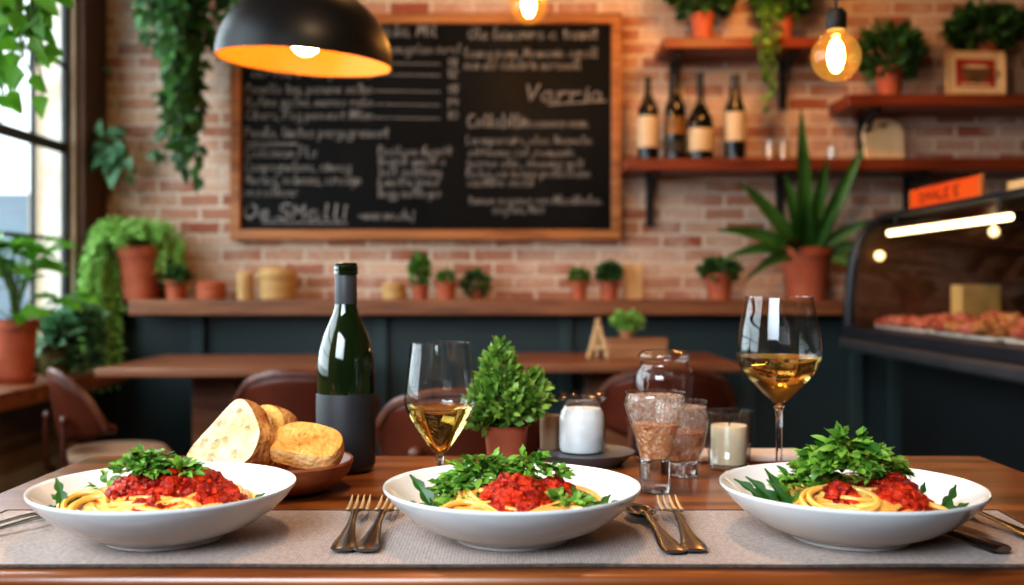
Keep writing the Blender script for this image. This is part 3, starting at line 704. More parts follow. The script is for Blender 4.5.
b = MB(); b.lathe([(.0418, .03), (.0418, .075)], seg=28); b.build('lower_label', M['label_ink'], t)
shelf_bottle('wide shouldered wine bottle with low square cream label', 700, .050, .32, .013, .42, M['label_cream'], .10, .36)
shelf_bottle('wine bottle with cream label and tall foil neck beside the small glasses', 735, .039, .315, .015, .56, M['label_cream'], .22, .56, foil='foil')
def small_glass(label, px, Y, h, r, m):
    t = thing('small_glass', label, 'glass', (ax(px, Y), Y, ZL), group='small glasses on the long shelf')
    b = MB(); b.lathe([(0, .004), (r*.85, .004), (r*.95, h-.001), (r, h), (r*.9, 0), (0, 0)], seg=20); b.build('glass_body', M['glass'], t)
    b = MB(); b.lathe([(0, .006), (r*.80, .006), (r*.86, h*.8), (0, h*.8)], seg=20); b.build('contents', m, t)
small_glass('small glass with golden contents nearer the wine bottles', 770, 3.95, .075, .020, M['cheese'])
small_glass('small glass with golden contents nearer the rounded board', 784, 3.96, .075, .020, M['cheese'])
small_glass('small glass with white contents standing before the rounded board', 832, 3.95, .065, .016, M['white'])
# rounded board
b = MB(); pl = [(-.078, 0), (.078, 0)]
pl += [(.082, .05), (.085, .12)]+[(.082*math.cos(a), .12+.068*math.sin(a)) for a in [PI*i/16 for i in range(1, 16)]]+[(-.085, .12), (-.082, .05)]
tb = thing('serving_board', 'pale arched serving board leaning on the brick wall', 'board', (ax(884, 4.04), 4.03, ZL), rot=(math.radians(-9), 0, math.radians(4)))
b.prism(pl, -.010, .010, 'xz'); b.build('board', M['boardcream'], tb, bevel=.004)
b = MB(); b.prism([(-.022, .152), (0, .14), (.022, .152), (.012, .158), (0, .153), (-.012, .158)], -.0112, -.0095, 'xz'); b.build('hanging_notch', M['brownprint'], tb, smooth=False)
# framed print
tf = thing('framed_print', 'small cream framed print of a cup leaning on the shelf', 'picture', (ax(976, 3.91), 3.91, ZR+.001), rot=(math.radians(-8), math.radians(2), math.radians(-3)))
b = MB(); w, h, f = .113, .178, .014
b.box(-w, w, -.008, .008, 0, f); b.box(-w, w, -.008, .008, h-f, h); b.box(-w, -w+f, -.008, .008, f, h-f); b.box(w-f, w, -.008, .008, f, h-f)
b.build('frame', M['palewood'], tf, bevel=.003)
b = MB(); b.box(-w+f, w-f, -.003, .006, f, h-f); pp = b.build('paper', M['paper'], tf, smooth=False)
b = MB(); b.box(-.075, .072, -.0042, -.0032, .035, .146); b.build('red_panel', M['redprint'], pp, smooth=False)
b = MB(); b.prism([(-.058+.116*i/14, .112) for i in range(15)]+[(.058*math.cos(a), .112-.064*math.sin(a)) for a in [PI*i/14 for i in range(1, 14)]], -.0055, -.0043, 'xz')
b.tube([V((.054, -.0052, .104)), V((.084, -.0052, .098)), V((.076, -.0052, .072)), V((.042, -.0052, .068))], .005, 5, flat=.3)
b.build('printed_cup', M['brownprint'], pp, smooth=False)
b = MB(); b.prism([(-.056, .116), (-.02, .124), (.02, .123), (.056, .116), (.02, .110), (-.02, .110)], -.0058, -.0045, 'xz'); b.prism([(-.07, .042), (.06, .042), (.045, .05), (-.05, .05)], -.0055, -.0043, 'xz'); b.build('printed_saucer', M['paper'], pp, smooth=False)

# ------------------------------------------------------------------ lamps
t = thing('pendant_lamp', 'large black dome pendant lamp with glowing orange inside', 'lamp', (ax(304.5, 2.3), 2.3, CAM.z+(HZ-62)*2.3/FP), rot=(math.radians(2.5), math.radians(3.4), 0))
RD, HD = .193, .168
prof = [(RD*math.sin(PI/2*(1-i/16)), HD*math.sin(PI/2*i/16)) for i in range(16)]
b = MB(); b.lathe([(RD+.003, -.002)]+[(r+.003, z+.003) for r, z in prof[1:]]+[(.0, HD+.003)], seg=64); b.build('shade', M['black'], t)
b = MB(); b.lathe([(RD+.003, -.002), (RD-.001, -.001)]+[(r-.002, z-.001) for r, z in prof[1:]]+[(0, HD-.001)], seg=64); b.build('reflector', M['gold'], t)
b = MB(); b.ball((0, 0, .048), .034, 24, 16); b.build('bulb', M['bulbwhite'], t)
b = MB(); b.lathe([(.0, .168), (.017, .165), (.018, .085), (.014, .083), (0, .083)], seg=20); b.build('socket', M['black'], t)
b = MB(); b.lathe([(.045, HD-.004), (.03, HD+.04), (.012, HD+.06), (0, HD+.062)], seg=24); b.build('cap', M['black'], t)
b = MB(); b.tube([V((0, 0, HD+.06)), V((.02, 0, .7)), V((.075, -.05, ZC-t.location.z-.001))], .004, 8); b.build('cord', M['blackiron'], t)
def edison(label, loc, r):
    t = thing('pendant_bulb', label, 'lamp', loc, group='bare globe bulbs on cords')
    b = MB(); pr = [(0, -r)]+[(r*math.sin(a), -r*math.cos(a)) for a in [PI*i/18 for i in range(1, 16)]]+[(r*.36, r*1.08), (r*.33, r*1.22)]
    b.lathe(pr, seg=36); b.build('glass_globe', M['amber'], t)
    b = MB(); b.ball((0, 0, .05*r), r*.33, 16, 12, sc=(1, 1, 2.1)); b.build('filament', M['filament'], t)
    b = MB(); b.lathe([(0, r*1.1), (r*.38, r*1.1), (r*.42, r*1.3), (r*.42, r*1.75), (r*.3, r*1.95), (r*.1, r*2.0), (0, r*2.0)], seg=24); b.build('socket', M['blackiron'], t)
    b = MB(); b.tube([V((0, 0, r*1.98)), V((0, 0, ZC-loc[2]-.001))], .003, 6); b.build('cord', M['blackiron'], t)
p = at(836, 57, 1.95); edison('glowing globe bulb on black cord hanging near the potted bush shelf', tuple(p), .0465)
p = at(529, 5, 3.35); edison('glowing globe bulb hanging close before the chalkboard top edge', tuple(p), .062)

# ------------------------------------------------------------------ back tables and chairs
def back_table(label, x0, x1, y0, y1, post):
    t = thing('dining_table', label, 'table', ((x0+x1)/2, (y0+y1)/2, 0), group='brown tables by the back wall')
    w, d = (x1-x0)/2, (y1-y0)/2
    b = MB(); b.box(-w, w, -d, d, .722, .75); b.build('tabletop', M['bgtable'], t, bevel=.006)
    b = MB(); px = post-(x0+x1)/2; b.box(px-.075, px+.075, -.07, .07, .03, .7215); b.build('pedestal', M['bgtable'], t, bevel=.004)
    b = MB(); b.box(px-.25, px+.25, -.22, .22, 0, .0295); b.build('base', M['blackiron'], t, bevel=.004)
back_table('brown pedestal table behind the dark wine bottle, nothing standing on it', -1.267, -.50, 3.10, 3.72, ax(220, 3.4))
back_table('brown pedestal table holding a small wooden box and easel', -.07, .735, 3.26, 3.84, .33)

def make_chair(name, label, loc, rz, seatm, group='brown chairs around the back tables', wrap=.085, droop=.055):
    t = thing(name, label, 'chair', loc, rz, group)
    W = .185
    def sh(u, v, off=0):
        a = (u*2-1)
        top = .775-droop*abs(a)**2.3-.05*max(0, abs(a)-.8)*3
        bot = .585+.035*abs(a)**3
        z = bot+(top-bot)*v
        return V((W*a*(1-.10*(1-v)), -.20+wrap*a*a-.035*v+off, z))
    b = MB(); b.grid(lambda u, v: sh(u, v), 18, 8)
    o = b.build('backrest', M['leather'], t)
    so = o.modifiers.new('thick', 'SOLIDIFY'); so.thickness = .02; so.offset = 0
    b = MB(); rim = [sh(0, i/8) for i in range(9)]+[sh(i/24, 1) for i in range(1, 25)]+[sh(1, 1-i/8) for i in range(1, 9)]
    b.tube(rim, .0135, 8); b.build('back_frame', M['chairwood'], t)
    for s in (-1, 1):
        b = MB(); b.tube([V((s*.12, -.15, .455)), V((s*.115, -.215, .50)), V((s*.10, -.225, .56)), V((s*.095, -.222, .64))], [.014, .013, .012, .012], 8)
        b.ball((s*.095, -.222, .645), .016, 10, 8); b.build('back_support', M['chairwood'], t)
    b = MB(); b.lathe([(0, .44), (.185, .44), (.195, .452), (.19, .475), (.12, .487), (0, .49)], seg=36, sy=.98); b.build('seat', seatm, t)
    b = MB(); b.lathe([(0, .415), (.165, .415), (.165, .4395), (0, .4395)], seg=36); b.build('seat_frame', M['chairwood'], t)
    for sx in (-1, 1):
        for sy in (-1, 1):
            b = MB(); b.tube([V((sx*.12, sy*.12, .4145)), V((sx*.15, sy*.15, .2)), V((sx*.175, sy*.175, 0))], [.018, .015, .011], 8); b.build('leg', M['chairwood'], t)
    return t
c0 = make_chair('cafe_chair', 'brown chair with back half hidden by the dark wine bottle', (ax(312, 2.85), 3.06, 0), 0, M['leather'])
# its table is behind it, so the chair is set a little back from the top
c0.location = (ax(312, 2.80), 2.87, 0)
dup(c0, (ax(461, 2.2), 2.40, 0), 0, 'brown chair behind the small potted herb and wine glass')
dup(c0, (ax(668, 2.75), 2.95, 0), 0, 'brown chair seen through the tall clear jar')
c1 = make_chair('cafe_chair', 'brown side-turned chair with pale seat by the window ledge', (-1.16, 2.78, .045), math.radians(-58), M['paleseat'], wrap=.13, droop=.12)
b = MB(); b.lathe([(0, .4905), (.16, .4905), (.19, .505), (.192, .53), (.17, .548), (0, .553)], seg=40); b.build('cushion', M['paleseat'], c1)
c1.location = (-1.125, 2.92, 0); c1.rotation_euler = (0, 0, math.radians(-50)); c1.scale = (.80, .76, .985)

# things on the back table
Yt = 3.5
t = thing('wooden_easel', 'small pale wooden A-shaped easel standing on the back table', 'easel', (ax(598, Yt), Yt, .75))
for dx, dy in ((-.035, -.02), (.032, -.02), (0, .045)):
    b = MB(); b.tube([V((dx, dy, .004)), V((dx*.1, dy*.1, .115)), V((dx*-.15, dy*-.2, .135))], .008, 6); b.build('leg', M['palewood'], t)
b = MB(); b.box(-.028, .028, -.026, -.014, .035, .047); b.build('ledge', M['palewood'], t)
t = thing('wooden_box', 'low pale wooden box on the back table beside the easel', 'box', (ax(636, Yt), Yt, .75))
b = MB(); b.box(-.10, .10, -.05, .05, 0, .058); b.build('body', M['tablewood2'], t, bevel=.004)
b = MB(); b.box(-.104, .104, -.054, .054, .0585, .070); b.build('lid', M['tablewood2'], t, bevel=.003)
potted('potted_plant', 'tiny pot with fresh green sprouts on top of the wooden box', 'plant', (ax(627, Yt), Yt, .8205), .030, .026, M['tablewood2'], (.05, .04, .022), .034, 200, .024, .008, M['leaf_light'], 'oval', None, .6)

# ------------------------------------------------------------------ glass display case
t = thing('display_case', 'black framed curved glass food display case with dark cabinet', 'display case', (0, 0, 0))
YE, YN = 3.56, 1.35
def prof(inset=0):
    P = [(1.165, .862), (1.166, .93), (1.172, 1.02), (1.184, 1.10), (1.204, 1.16), (1.236, 1.205), (1.28, 1.226), (1.36, 1.233), (1.95, 1.233)]
    return [V((x+inset, 0, z-inset*.3)) for x, z in P]
b = MB(); b.box(1.345, 1.98, YN, YE-.02, 0, .775); b.build('cabinet', M['casebase'], t, smooth=False)
b = MB(); b.box(1.14, 1.36, YN, YE+.02, .778, .822); b.build('front_rail', M['caserail'], t, bevel=.014, seg=3)
b = MB(); b.box(1.152, 1.98, YN, YE, .8225, .858); b.build('deck', M['caseframe'], t, bevel=.004)
for y in (YE-.012, YN):
    b = MB(); b.tube([p+V((0, y, 0)) for p in prof()]+[V((1.95, y, .862))], .017, 8); b.build('end_frame', M['caseframe'], t)
b = MB(); b.box(1.272, 1.98, YN, YE, 1.2285, 1.247); b.build('top_panel', M['caseframe'], t, bevel=.003)
pr = prof(.004)[:-1]
b = MB(); b.grid(lambda u, v: pr[round(u*(len(pr)-1))]+V((0, YN+(YE-.02-YN)*v, 0)), len(pr)-1, 2); b.build('front_glass', M['caseglass'], t)
b = MB(); b.box(1.93, 1.95, YN+.02, YE-.03, .860, 1.225); b.build('back_panel', M['caseback'], t, smooth=False)
b = MB(); b.prism([(p.x+.01, p.z) for p in prof()[:-1]]+[(1.92, 1.225), (1.92, .862)], YE-.02, YE-.012, 'xz'); b.build('end_glass', M['caseback'], t, smooth=False)
b = MB(); b.tube([V((1.275, 3.46, 1.178)), V((1.275, 2.62, 1.178))], .0098, 12); b.build('light_tube', M['tube'], t)
b = MB(); b.tube([V((1.275, y, z)) for y, z in ((3.40, 1.192), (3.40, 1.2275))], .005, 6); b.build('tube_holder', M['caseframe'], t)
b = MB(); b.tube([V((1.275, y, z)) for y, z in ((2.68, 1.192), (2.68, 1.2275))], .005, 6); b.build('tube_holder', M['caseframe'], t)
b = MB(); b.ball((1.262, 3.515, 1.103), .017, 16, 12); b.build('puck_lamp', M['puck'], t)
b = MB(); b.ball((1.60, 3.40, 1.18), .017, 16, 12); b.tube([V((1.60, 3.40, 1.196)), V((1.60, 3.40, 1.2275))], .004, 6); b.build('puck_lamp', M['puck'], t)
DZ = .8585
def tray(label, x, y, w, d, m):
    b = MB(); b.box(x-w, x+w, y-d, y+d, DZ, DZ+.010); o = b.build('serving_tray', m, bevel=.003); tag(o, label, 'tray', 'trays in the display case'); return o
tray('white tray under pink cured meat in the display case', 1.36, 3.27, .13, .20, M['whitetray'])
tray('white tray under browned roast pieces in the display case', 1.36, 2.82, .13, .20, M['whitetray'])
tray('white tray in the near part of the display case', 1.36, 2.36, .13, .20, M['whitetray'])
TZ = DZ+.0105
def meat(name, label, cat, loc, sc, m, group, seed):
    b = MB(); b.ball((0, 0, 0), 1, 24, 14, sc=sc, amp=.55, fr=42, seed=seed)
    zmin = min(v[2] for v in b.v); b.v = [(x, y, max(z-zmin*.72, 0)) for x, y, z in b.v]
    o = b.build(name, m, loc=loc); tag(o, label, cat, group)
RM = random.Random(5); k = 0
def heap(n, y0, y1, name, label, mats, group, hmax):
    global k
    cols = int(n/3); 
    for i in range(n):
        k += 1
        r_, c_ = divmod(i, cols)
        x = 1.255+.075*r_+RM.uniform(-.008, .008); y = y0+(y1-y0)*(c_+.5)/cols+RM.uniform(-.006, .006)
        meat(name, label, 'meat', (x, y, TZ), ((.036, (y1-y0)/cols*.44, RM.uniform(.55, 1)*hmax*(.8+.2*r_))), mats[k % len(mats)], group, k)
heap(15, 3.10, 3.46, 'cured_meat', 'pink slice heap of cured meat on the farther white tray', [M['meat1'], M['meat1'], M['meat2']], 'cured meat on the farther tray', .024)
heap(12, 2.64, 3.00, 'roast_piece', 'browned roast piece on the middle tray of the display case', [M['meat3'], M['meat1'], M['meat3'], M['meat2']], 'roast pieces on the middle tray', .030)
heap(9, 2.20, 2.54, 'salami_piece', 'red salami piece on the near tray of the display case', [M['meat2'], M['meat3']], 'salami on the near tray', .026)
b = MB(); b.box(-.075, .075, -.03, .03, 0, .115); o = b.build('cheese_block', M['cheese'], loc=(1.54, 3.40, DZ+.03), bevel=.006, rot=(0, 0, .2)); tag(o, 'upright pale yellow cheese block at the end of the display case', 'cheese')
b = MB(); b.box(-.10, .10, -.05, .05, 0, .0295); o = b.build('cheese_stand', M['tablewood2'], loc=(1.54, 3.40, DZ), bevel=.003, rot=(0, 0, .2)); tag(o, 'low wooden stand under the cheese block', 'stand')
b = MB(); b.tube([V((0, -.09, .03)), V((0, .03, .045)), V((0, .12, .035))], [.02, .034, .022], 12); o = b.build('baguette', M['meat3'], loc=(1.60, 2.95, DZ+.0)); tag(o, 'browned long roll lying behind the roast pieces', 'bread')
# on top of the case
t = thing('price_sign', 'orange card sign with dark lettering on top of the display case', 'sign', (1.30, 0, 1.2475))
b = MB(); b.box(-.004, .004, 2.84, 3.33, 0, .062); b.build('card', M['orange'], t, smooth=False)
b = MB(); b.box(-.0045, .0045, 3.3305, 3.34, 0, .063); b.build('card_edge', M['orange_edge'], t, smooth=False)
b = MB(); b.box(-.0045, .0045, 2.825, 2.8395, 0, .064); b.build('card_edge', M['orange_edge'], t, smooth=False)
b = MB(); st, tot = strokes('DMALE E')
for n_, s in enumerate(st):
    if n_ == len(st)-2: b.build('lettering', M['ink'], t, smooth=False); b = MB()
    pts = [V((-.0048, 3.25-x/tot*.28, .018+z*.0015)) for x, z in s]
    for a, c in zip(pts, pts[1:]):
        d = (c-a)
        if d.length < 1e-6: continue
        d.normalize(); n = V((0, -d.z, d.y))*.0028
        b.add([a-n, c-n, c+n, a+n], [(0, 1, 2, 3)])
b.build('lettering', M['ink'], t, smooth=False)
b = MB(); b.box(1.285, 1.34, 2.42, 2.66, 1.2475, 1.271); o = b.build('paper_stack', M['palewood'], bevel=.002); tag(o, 'pale flat block on top of the case near the orange sign', 'box')

# ------------------------------------------------------------------ the front table
TZ0 = .75
t = thing('dining_table', 'glossy chestnut plank dining table set with three pasta bowls', 'table', (0, 0, 0))
b = MB(); b.box(-.632, .702, .902, 1.532, .708, TZ0); b.build('tabletop', M['table'], t, bevel=.008, seg=3)
for x in (-.57, .64):
    for y in (.97, 1.46):
        b = MB(); b.box(x-.035, x+.035, y-.035, y+.035, 0, .7075); b.build('leg', M['table'], t, bevel=.004)
b = MB(); b.box(-.53, .60, .955, .985, .62, .7075); b.box(-.53, .60, 1.445, 1.475, .62, .7075); b.build('apron', M['table'], t, smooth=False)
# runner
RX = random.Random(2)
t = thing('table_runner', 'grey-beige woven linen runner under the three bowls', 'runner', (0, 0, TZ0))
mx0, mx1, my0, my1 = -.565, .535, .922, 1.146
def runner(u, v, z):
    x = mx0+(mx1-mx0)*u; y = my0+(my1-my0)*v
    y += .0022*noise.noise(V((x*6, v*1.5, 0)))*(1 if v < .5 else .6)
    x += (.012*v-.004 if u > .9 else 0)
    return V((x, y, z+.0005*noise.noise(V((x*9, y*9, 3)))))
b = MB(); b.grid(lambda u, v: runner(u, v, .0028), 90, 18); b.grid(lambda u, v: runner(u, v, .0008), 90, 2); b.build('cloth', M['mat'], t)
b = MB()
b.tube([runner(i/90, 0, .0019) for i in range(91)], .0021, 6); b.tube([runner(i/90, 1, .0019) for i in range(91)], .0018, 6)
b.tube([runner(1, i/18, .0019) for i in range(19)], .0019, 6); b.tube([runner(0, i/18, .0019) for i in range(19)], .0019, 6)
b.build('hem', M['hem'], t)
MZ = TZ0+.0036

# ------------------------------------------------------------------ pasta bowls
BP = [(0, .003), (.048, .003), (.052, 0), (.061, 0), (.062, .004), (.076, .0075), (.095, .0155), (.113, .0265), (.127, .0385), (.1345, .0475), (.1358, .0495), (.1352, .0512), (.1335, .0512), (.131, .0492), (.121, .0405), (.106, .0285), (.088, .0185), (.066, .0125), (0, .0105)]
BP = [(r*.946, z*1.03) for r, z in BP]
def bowl(label, x, y):
    b = MB(); b.lathe(BP, seg=96); o = b.build('pasta_bowl', M['ceramic'], loc=(x, y, MZ), ang=60); tag(o, label, 'bowl', 'white bowls of spaghetti'); return o
PY = 1.024
bowl('white shallow bowl nearest the bread, holding red-sauced spaghetti', -.3465, PY)
bowl('white shallow bowl between the two forks and the spoon', 0.0, PY)
bowl('white shallow bowl nearest the display case, with tall leafy spaghetti', .338, PY)

def inner(r):
    for (r0, z0), (r1, z1) in zip(BP[13:], BP[14:]):
        if r1 <= r <= r0: return z1+(z0-z1)*(r-r1)/(r0-r1)
    return BP[-1][1]
def mound_h(x, y, R0, H, cx=0, cy=0):
    r = math.hypot((x-cx)/R0[0], (y-cy)/R0[1])
    return H*max(0, 1-r**2.8)**.85
def keep(b):
    "nothing of a serving passes through its bowl"
    out = []
    for (x, y, z) in b.v:
        r = math.hypot(x, y)
        if r > .1245: x *= .1245/r; y *= .1245/r; r = .1245
        out.append((x, y, max(z, inner(r)+.0012)))
    b.v = out
def pasta(label, x, y, R0, H, sauce, greens, loose, seed, swirl=None, cx=0, cy=0):
    rr = random.Random(seed)
    t = thing('spaghetti', label, 'pasta', (x, y, MZ), group='servings of spaghetti with tomato sauce')
    def surf(px, py): return inner(min(.13, math.hypot(px, py)))+.003+mound_h(px, py, R0, H, cx, cy)
    b = MB(); rn = .0030
    # filled heart of the nest
    b.grid(lambda u, v: (lambda rd, a: V((cx+R0[0]*rd*math.cos(a), cy+R0[1]*rd*math.sin(a), surf(cx+R0[0]*rd*math.cos(a), cy+R0[1]*rd*math.sin(a))-.006)))(u*.97, v*2*PI), 10, 40)
    for i in range(125):
        # arcs of strand lying on the nest, mostly coiling around it
        a0 = rr.uniform(0, 2*PI); q = rr.uniform(.25, 1.0)**.6; span = rr.uniform(.9, 2.6)*rr.choice((-1, 1))
        ex = rr.uniform(.8, 1.1); ph = rr.uniform(0, 6); lift = rr.uniform(-.002, .004); wob = rr.uniform(.0, .16)
        ox, oy = rr.uniform(-.016, .016), rr.uniform(-.012, .012)
        pts = []
        for k in range(26):
            s = k/25; a = a0+span*s; rd = q*(1+wob*math.sin(ph+s*5))*.96
            px = cx+ox+R0[0]*rd*math.cos(a)*ex; py = cy+oy+R0[1]*rd*math.sin(a)
            lim = math.hypot(px, py)
            if lim > .118: px *= .118/lim; py *= .118/lim
            pts.append(V((px, py, surf(px, py)+lift+.0022*math.sin(ph*2+s*7))))
        b.tube(pts, rn*rr.uniform(.88, 1.12), 8)
    for (lx, ly, lr, tilt, up) in (swirl or []):
        # loose loops standing on the front of the nest
        for q in range(2):
            pts = []
            for k in range(30):
                a = 2*PI*k/29*1.02+q; r2 = lr*(1-.18*q)
                px = lx+r2*math.cos(a)*1.25; py = ly+r2*math.sin(a)*math.cos(tilt)
                pts.append(V((px, py, surf(lx, ly)+up+r2*math.sin(a)*math.sin(tilt)+.003*q)))
            b.tube(pts, rn, 8)
    keep(b); o = b.build('noodles', M['noodle'], t); o['kind'] = 'stuff'
    # sauce: chopped tomato lumps heaped over the nest
    b = MB()
    for (sx, sy, wx, wy, hz, n) in sauce:
        for i in range(n):
            a = rr.uniform(0, 2*PI); q = rr.random()**.5
            px = sx+wx*q*math.cos(a); py = sy+wy*q*math.sin(a)
            z = surf(px, py)+hz*(1-q*q)*rr.uniform(.55, 1.0)
            b.ball((px, py, z), rr.choice((.0024, .003, .0036, .0046, .0062))*rr.uniform(.85, 1.15), 8, 6, sc=(rr.uniform(.8, 1.4), rr.uniform(.8, 1.4), rr.uniform(.6, .95)), amp=.6, fr=170, seed=i)
        b.grid(lambda u, v: V((sx+wx*.92*u*math.cos(v*2*PI), sy+wy*.92*u*math.sin(v*2*PI), surf(sx+wx*.92*u*math.cos(v*2*PI), sy+wy*.92*u*math.sin(v*2*PI))+hz*.72*(1-u*u)+.002+.003*noise.noise(V((u*9, v*20, sx*50))))), 12, 36)
    keep(b); o = b.build('tomato_sauce', M['sauce'], t); o['kind'] = 'stuff'
    b = MB()
    def sprig(p, d, L, W):
        n = V((0, -.35, 1))+V((rr.uniform(-.6, .6), rr.uniform(-.5, .5), 0))
        d = V(d).normalized()
        kind = 'lobed' if rr.random() < .72 else 'oval'
        b.leaf(p, d, n, L, W, kind, rr.uniform(-.1, .55), rr.uniform(.1, .5), 9)
        if rr.random() < .75:
            sd = d.cross(V((0, 0, 1)))
            for q in (-1, 1):
                b.leaf(V(p)+d*L*rr.uniform(.1, .35), d*.7+sd*q*.8+V((0, 0, rr.uniform(-.2, .4))), n, L*.55, W*.75, 'lobed', rr.uniform(0, .4), .3, 7)
    for (gx, gy, wx, wy, z0, hz, n, L) in greens:
        for i in range(n):
            a = rr.uniform(0, 2*PI); q = rr.random()**.6
            px = gx+wx*q*math.cos(a); py = gy+wy*q*math.sin(a)
            z = surf(px, py)+z0+hz*(1-q**2)*rr.random()
            d = (math.cos(a)*(.3+q)+rr.uniform(-.7, .7), math.sin(a)*(.3+q)+rr.uniform(-.7, .7), rr.uniform(-.25, .75))
            sprig((px, py, z), d, L*rr.uniform(.65, 1.2), L*.27*rr.uniform(.7, 1.2))
    keep(b); o = b.build('chopped_herbs', M['herb'], t); o['kind'] = 'stuff'
    # single leaves lying out on the bowl
    for (lx, ly, dx, dy, dz, L) in loose:
        b = MB(); L *= 1.4; z = inner(min(.12, math.hypot(lx, ly)))+.010
        b.leaf((lx, ly, z), (dx, dy, dz), (.35, -.8, .5), L, L*.15, 'lobed', .35, .55, 14)
        b.leaf((lx+dx*L*.2, ly+dy*L*.2, z+.001), (dx*.6+.5, dy*.6+.2, dz*.4), (.7, -.6, .5), L*.6, L*.10, 'lobed', .3, .4, 10)
        b.leaf((lx+dx*L*.1, ly+dy*L*.1, z+.001), (dx*.6-.6, dy*.6-.1, dz*.3), (-.7, -.6, .5), L*.55, L*.09, 'lobed', .3, .4, 10)
        keep(b); b.build('rocket_leaf', M['rocket'], t)
pasta('spaghetti under a wide mound of red tomato sauce with small parsley tuft', -.3465, PY, (.092, .088), .035,
      [(.008, .0, .060, .056, .022, 760), (.050, -.012, .032, .038, .011, 260), (-.028, -.02, .026, .034, .013, 190), (.006, -.058, .018, .014, .005, 60)],
      [(-.016, -.006, .028, .024, .021, .016, 130, .0145), (.020, -.01, .014, .014, .019, .008, 34, .014), (-.060, .0, .010, .010, .010, .006, 9, .014)],
      [(-.078, -.052, -.25, .15, .8, .028), (-.085, -.03, -.5, .1, .5, .020), (.086, -.035, .5, .1, .4, .020)], 3,
      swirl=[(-.060, -.050, .019, .6, .006), (-.045, -.058, .022, .45, .002), (.030, -.066, .020, .35, .002)])
pasta('spaghetti with tomato sauce spooned in front of scattered rocket leaves', 0, PY, (.084, .088), .033,
      [(.004, -.032, .033, .035, .019, 460), (.045, .000, .019, .022, .013, 120), (.004, -.064, .014, .012, .003, 40)],
      [(-.030, .016, .048, .030, .010, .024, 170, .018), (-.052, -.010, .018, .028, .001, .015, 50, .018), (.060, -.030, .028, .026, .001, .010, 70, .017), (.022, .012, .032, .022, .018, .018, 80, .0165)],
      [(-.074, -.034, -.35, .1, .75, .036), (-.070, -.050, -.8, -.05, .45, .030), (.078, -.045, .7, -.05, .35, .024), (.074, -.03, .6, .1, .5, .024)], 7,
      swirl=[(-.045, -.060, .020, .4, .002), (.055, -.060, .018, .4, .002)])
pasta('spaghetti nest topped by a tall heap of green rocket and red sauce', .338, PY, (.078, .086), .036,
      [(.040, -.026, .035, .042, .018, 420), (-.024, -.036, .019, .021, .012, 110)],
      [(-.004, -.004, .044, .034, .026, .026, 180, .0195), (-.040, .004, .032, .028, .006, .022, 100, .0185), (.028, .012, .028, .026, .018, .018, 70, .0175), (.006, -.040, .014, .010, .018, .006, 14, .018)],
      [(-.076, -.030, -.45, .05, .75, .036), (-.068, -.045, -.3, -.05, .7, .032), (-.082, -.012, -.5, .1, .65, .034), (-.07, -.02, -.15, .1, .85, .036), (.074, -.030, .55, .05, .6, .030), (.072, -.045, .75, -.1, .4, .024), (.07, .02, .5, .1, .6, .024)], 12,
      swirl=[(-.034, -.058, .029, .25, .002), (-.024, -.054, .031, .3, .005), (.056, -.054, .020, .45, .004)])

# ------------------------------------------------------------------ cutlery
def fork_mesh(t):
    # along +y, handle end at y=0, tines at y=.198
    b = MB(); P = []
    for y, w, z in ((0, .0095, .0035), (.004, .0118, .004), (.02, .0115, .0045), (.05, .0075, .006), (.085, .0042, .009), (.112, .0036, .0115), (.126, .0045, .012)):
        P.append((y, w, z))
    hgrid(b, P, .0030); b.build('handle', M['steel'], t)
    b = MB(); P = [(.124, .0046, .012), (.131, .0100, .0112), (.139, .0122, .0100), (.148, .0122, .0092)]
    hgrid(b, P, .0018)
    hd = b.build('head', M['steel'], t)
    for k in range(4):
        b = MB()
        x = -.0102+.0068*k; b.tube([V((x, .147, .0092)), V((x, .165, .0088)), V((x, .182, .0102)), V((x*.98, .198, .0145))], [.0021, .0019, .0017, .0008], 6, flat=.7)
        b.build('tine', M['tine_glint'], hd)
def hgrid(b, P, th):
    n = 8
    def ring(y, w, z):
        out = []
        for k in range(12):
            a = 2*PI*k/12
            out.append(V((w*math.cos(a), y, z+th*(.5 if math.sin(a) < 0 else .62)*math.sin(a))))
        return out
    vs = []
    for (y, w, z) in P: vs += ring(y, w, z)
    fs = [(i*12+k, i*12+(k+1) % 12, (i+1)*12+(k+1) % 12, (i+1)*12+k) for i in range(len(P)-1) for k in range(12)]
    fs += [tuple(range(11, -1, -1)), tuple((len(P)-1)*12+k for k in range(12))]
    b.add(vs, fs)
def aim(p0, p1): return math.atan2(-(p1[0]-p0[0]), p1[1]-p0[1])
CZ = MZ
f0 = thing('fork', 'steel fork beside the middle bowl, lying nearer the bread', 'fork', (-.159, .958, CZ), aim((-.159, .958), (-.170, 1.16)), 'forks lying on the runner'); fork_mesh(f0)
dup(f0, (-.137, .957, CZ), aim((-.137, .957), (-.136, 1.15)), 'steel fork touching the rim of the middle bowl', 'forks lying on the runner')
dup(f0, (.172, .957, CZ), aim((.172, .957), (.174, 1.155)), 'steel fork lying right beside the spoon', 'forks lying on the runner')
sp = thing('spoon', 'steel spoon lying beside a fork between two bowls', 'spoon', (.152, .952, CZ), aim((.152, .952), (.136, 1.12)))
b = MB(); hgrid(b, [(0, .0095, .0035), (.004, .0118, .004), (.02, .0112, .0045), (.05, .0072, .006), (.085, .0042, .009), (.112, .0036, .0115), (.128, .0045, .0115)], .0030); b.build('handle', M['steel'], sp)
b = MB(); b.grid(lambda u, v: (lambda r, a: V((.0165*r*math.cos(a), .150+.026*r*math.sin(a)*(1+.12*math.sin(a)), .0105-.0075*(1-r*r))))(u, v*2*PI), 8, 32)
o = b.build('bowl', M['steel'], sp); so = o.modifiers.new('thick', 'SOLIDIFY'); so.thickness = .0014
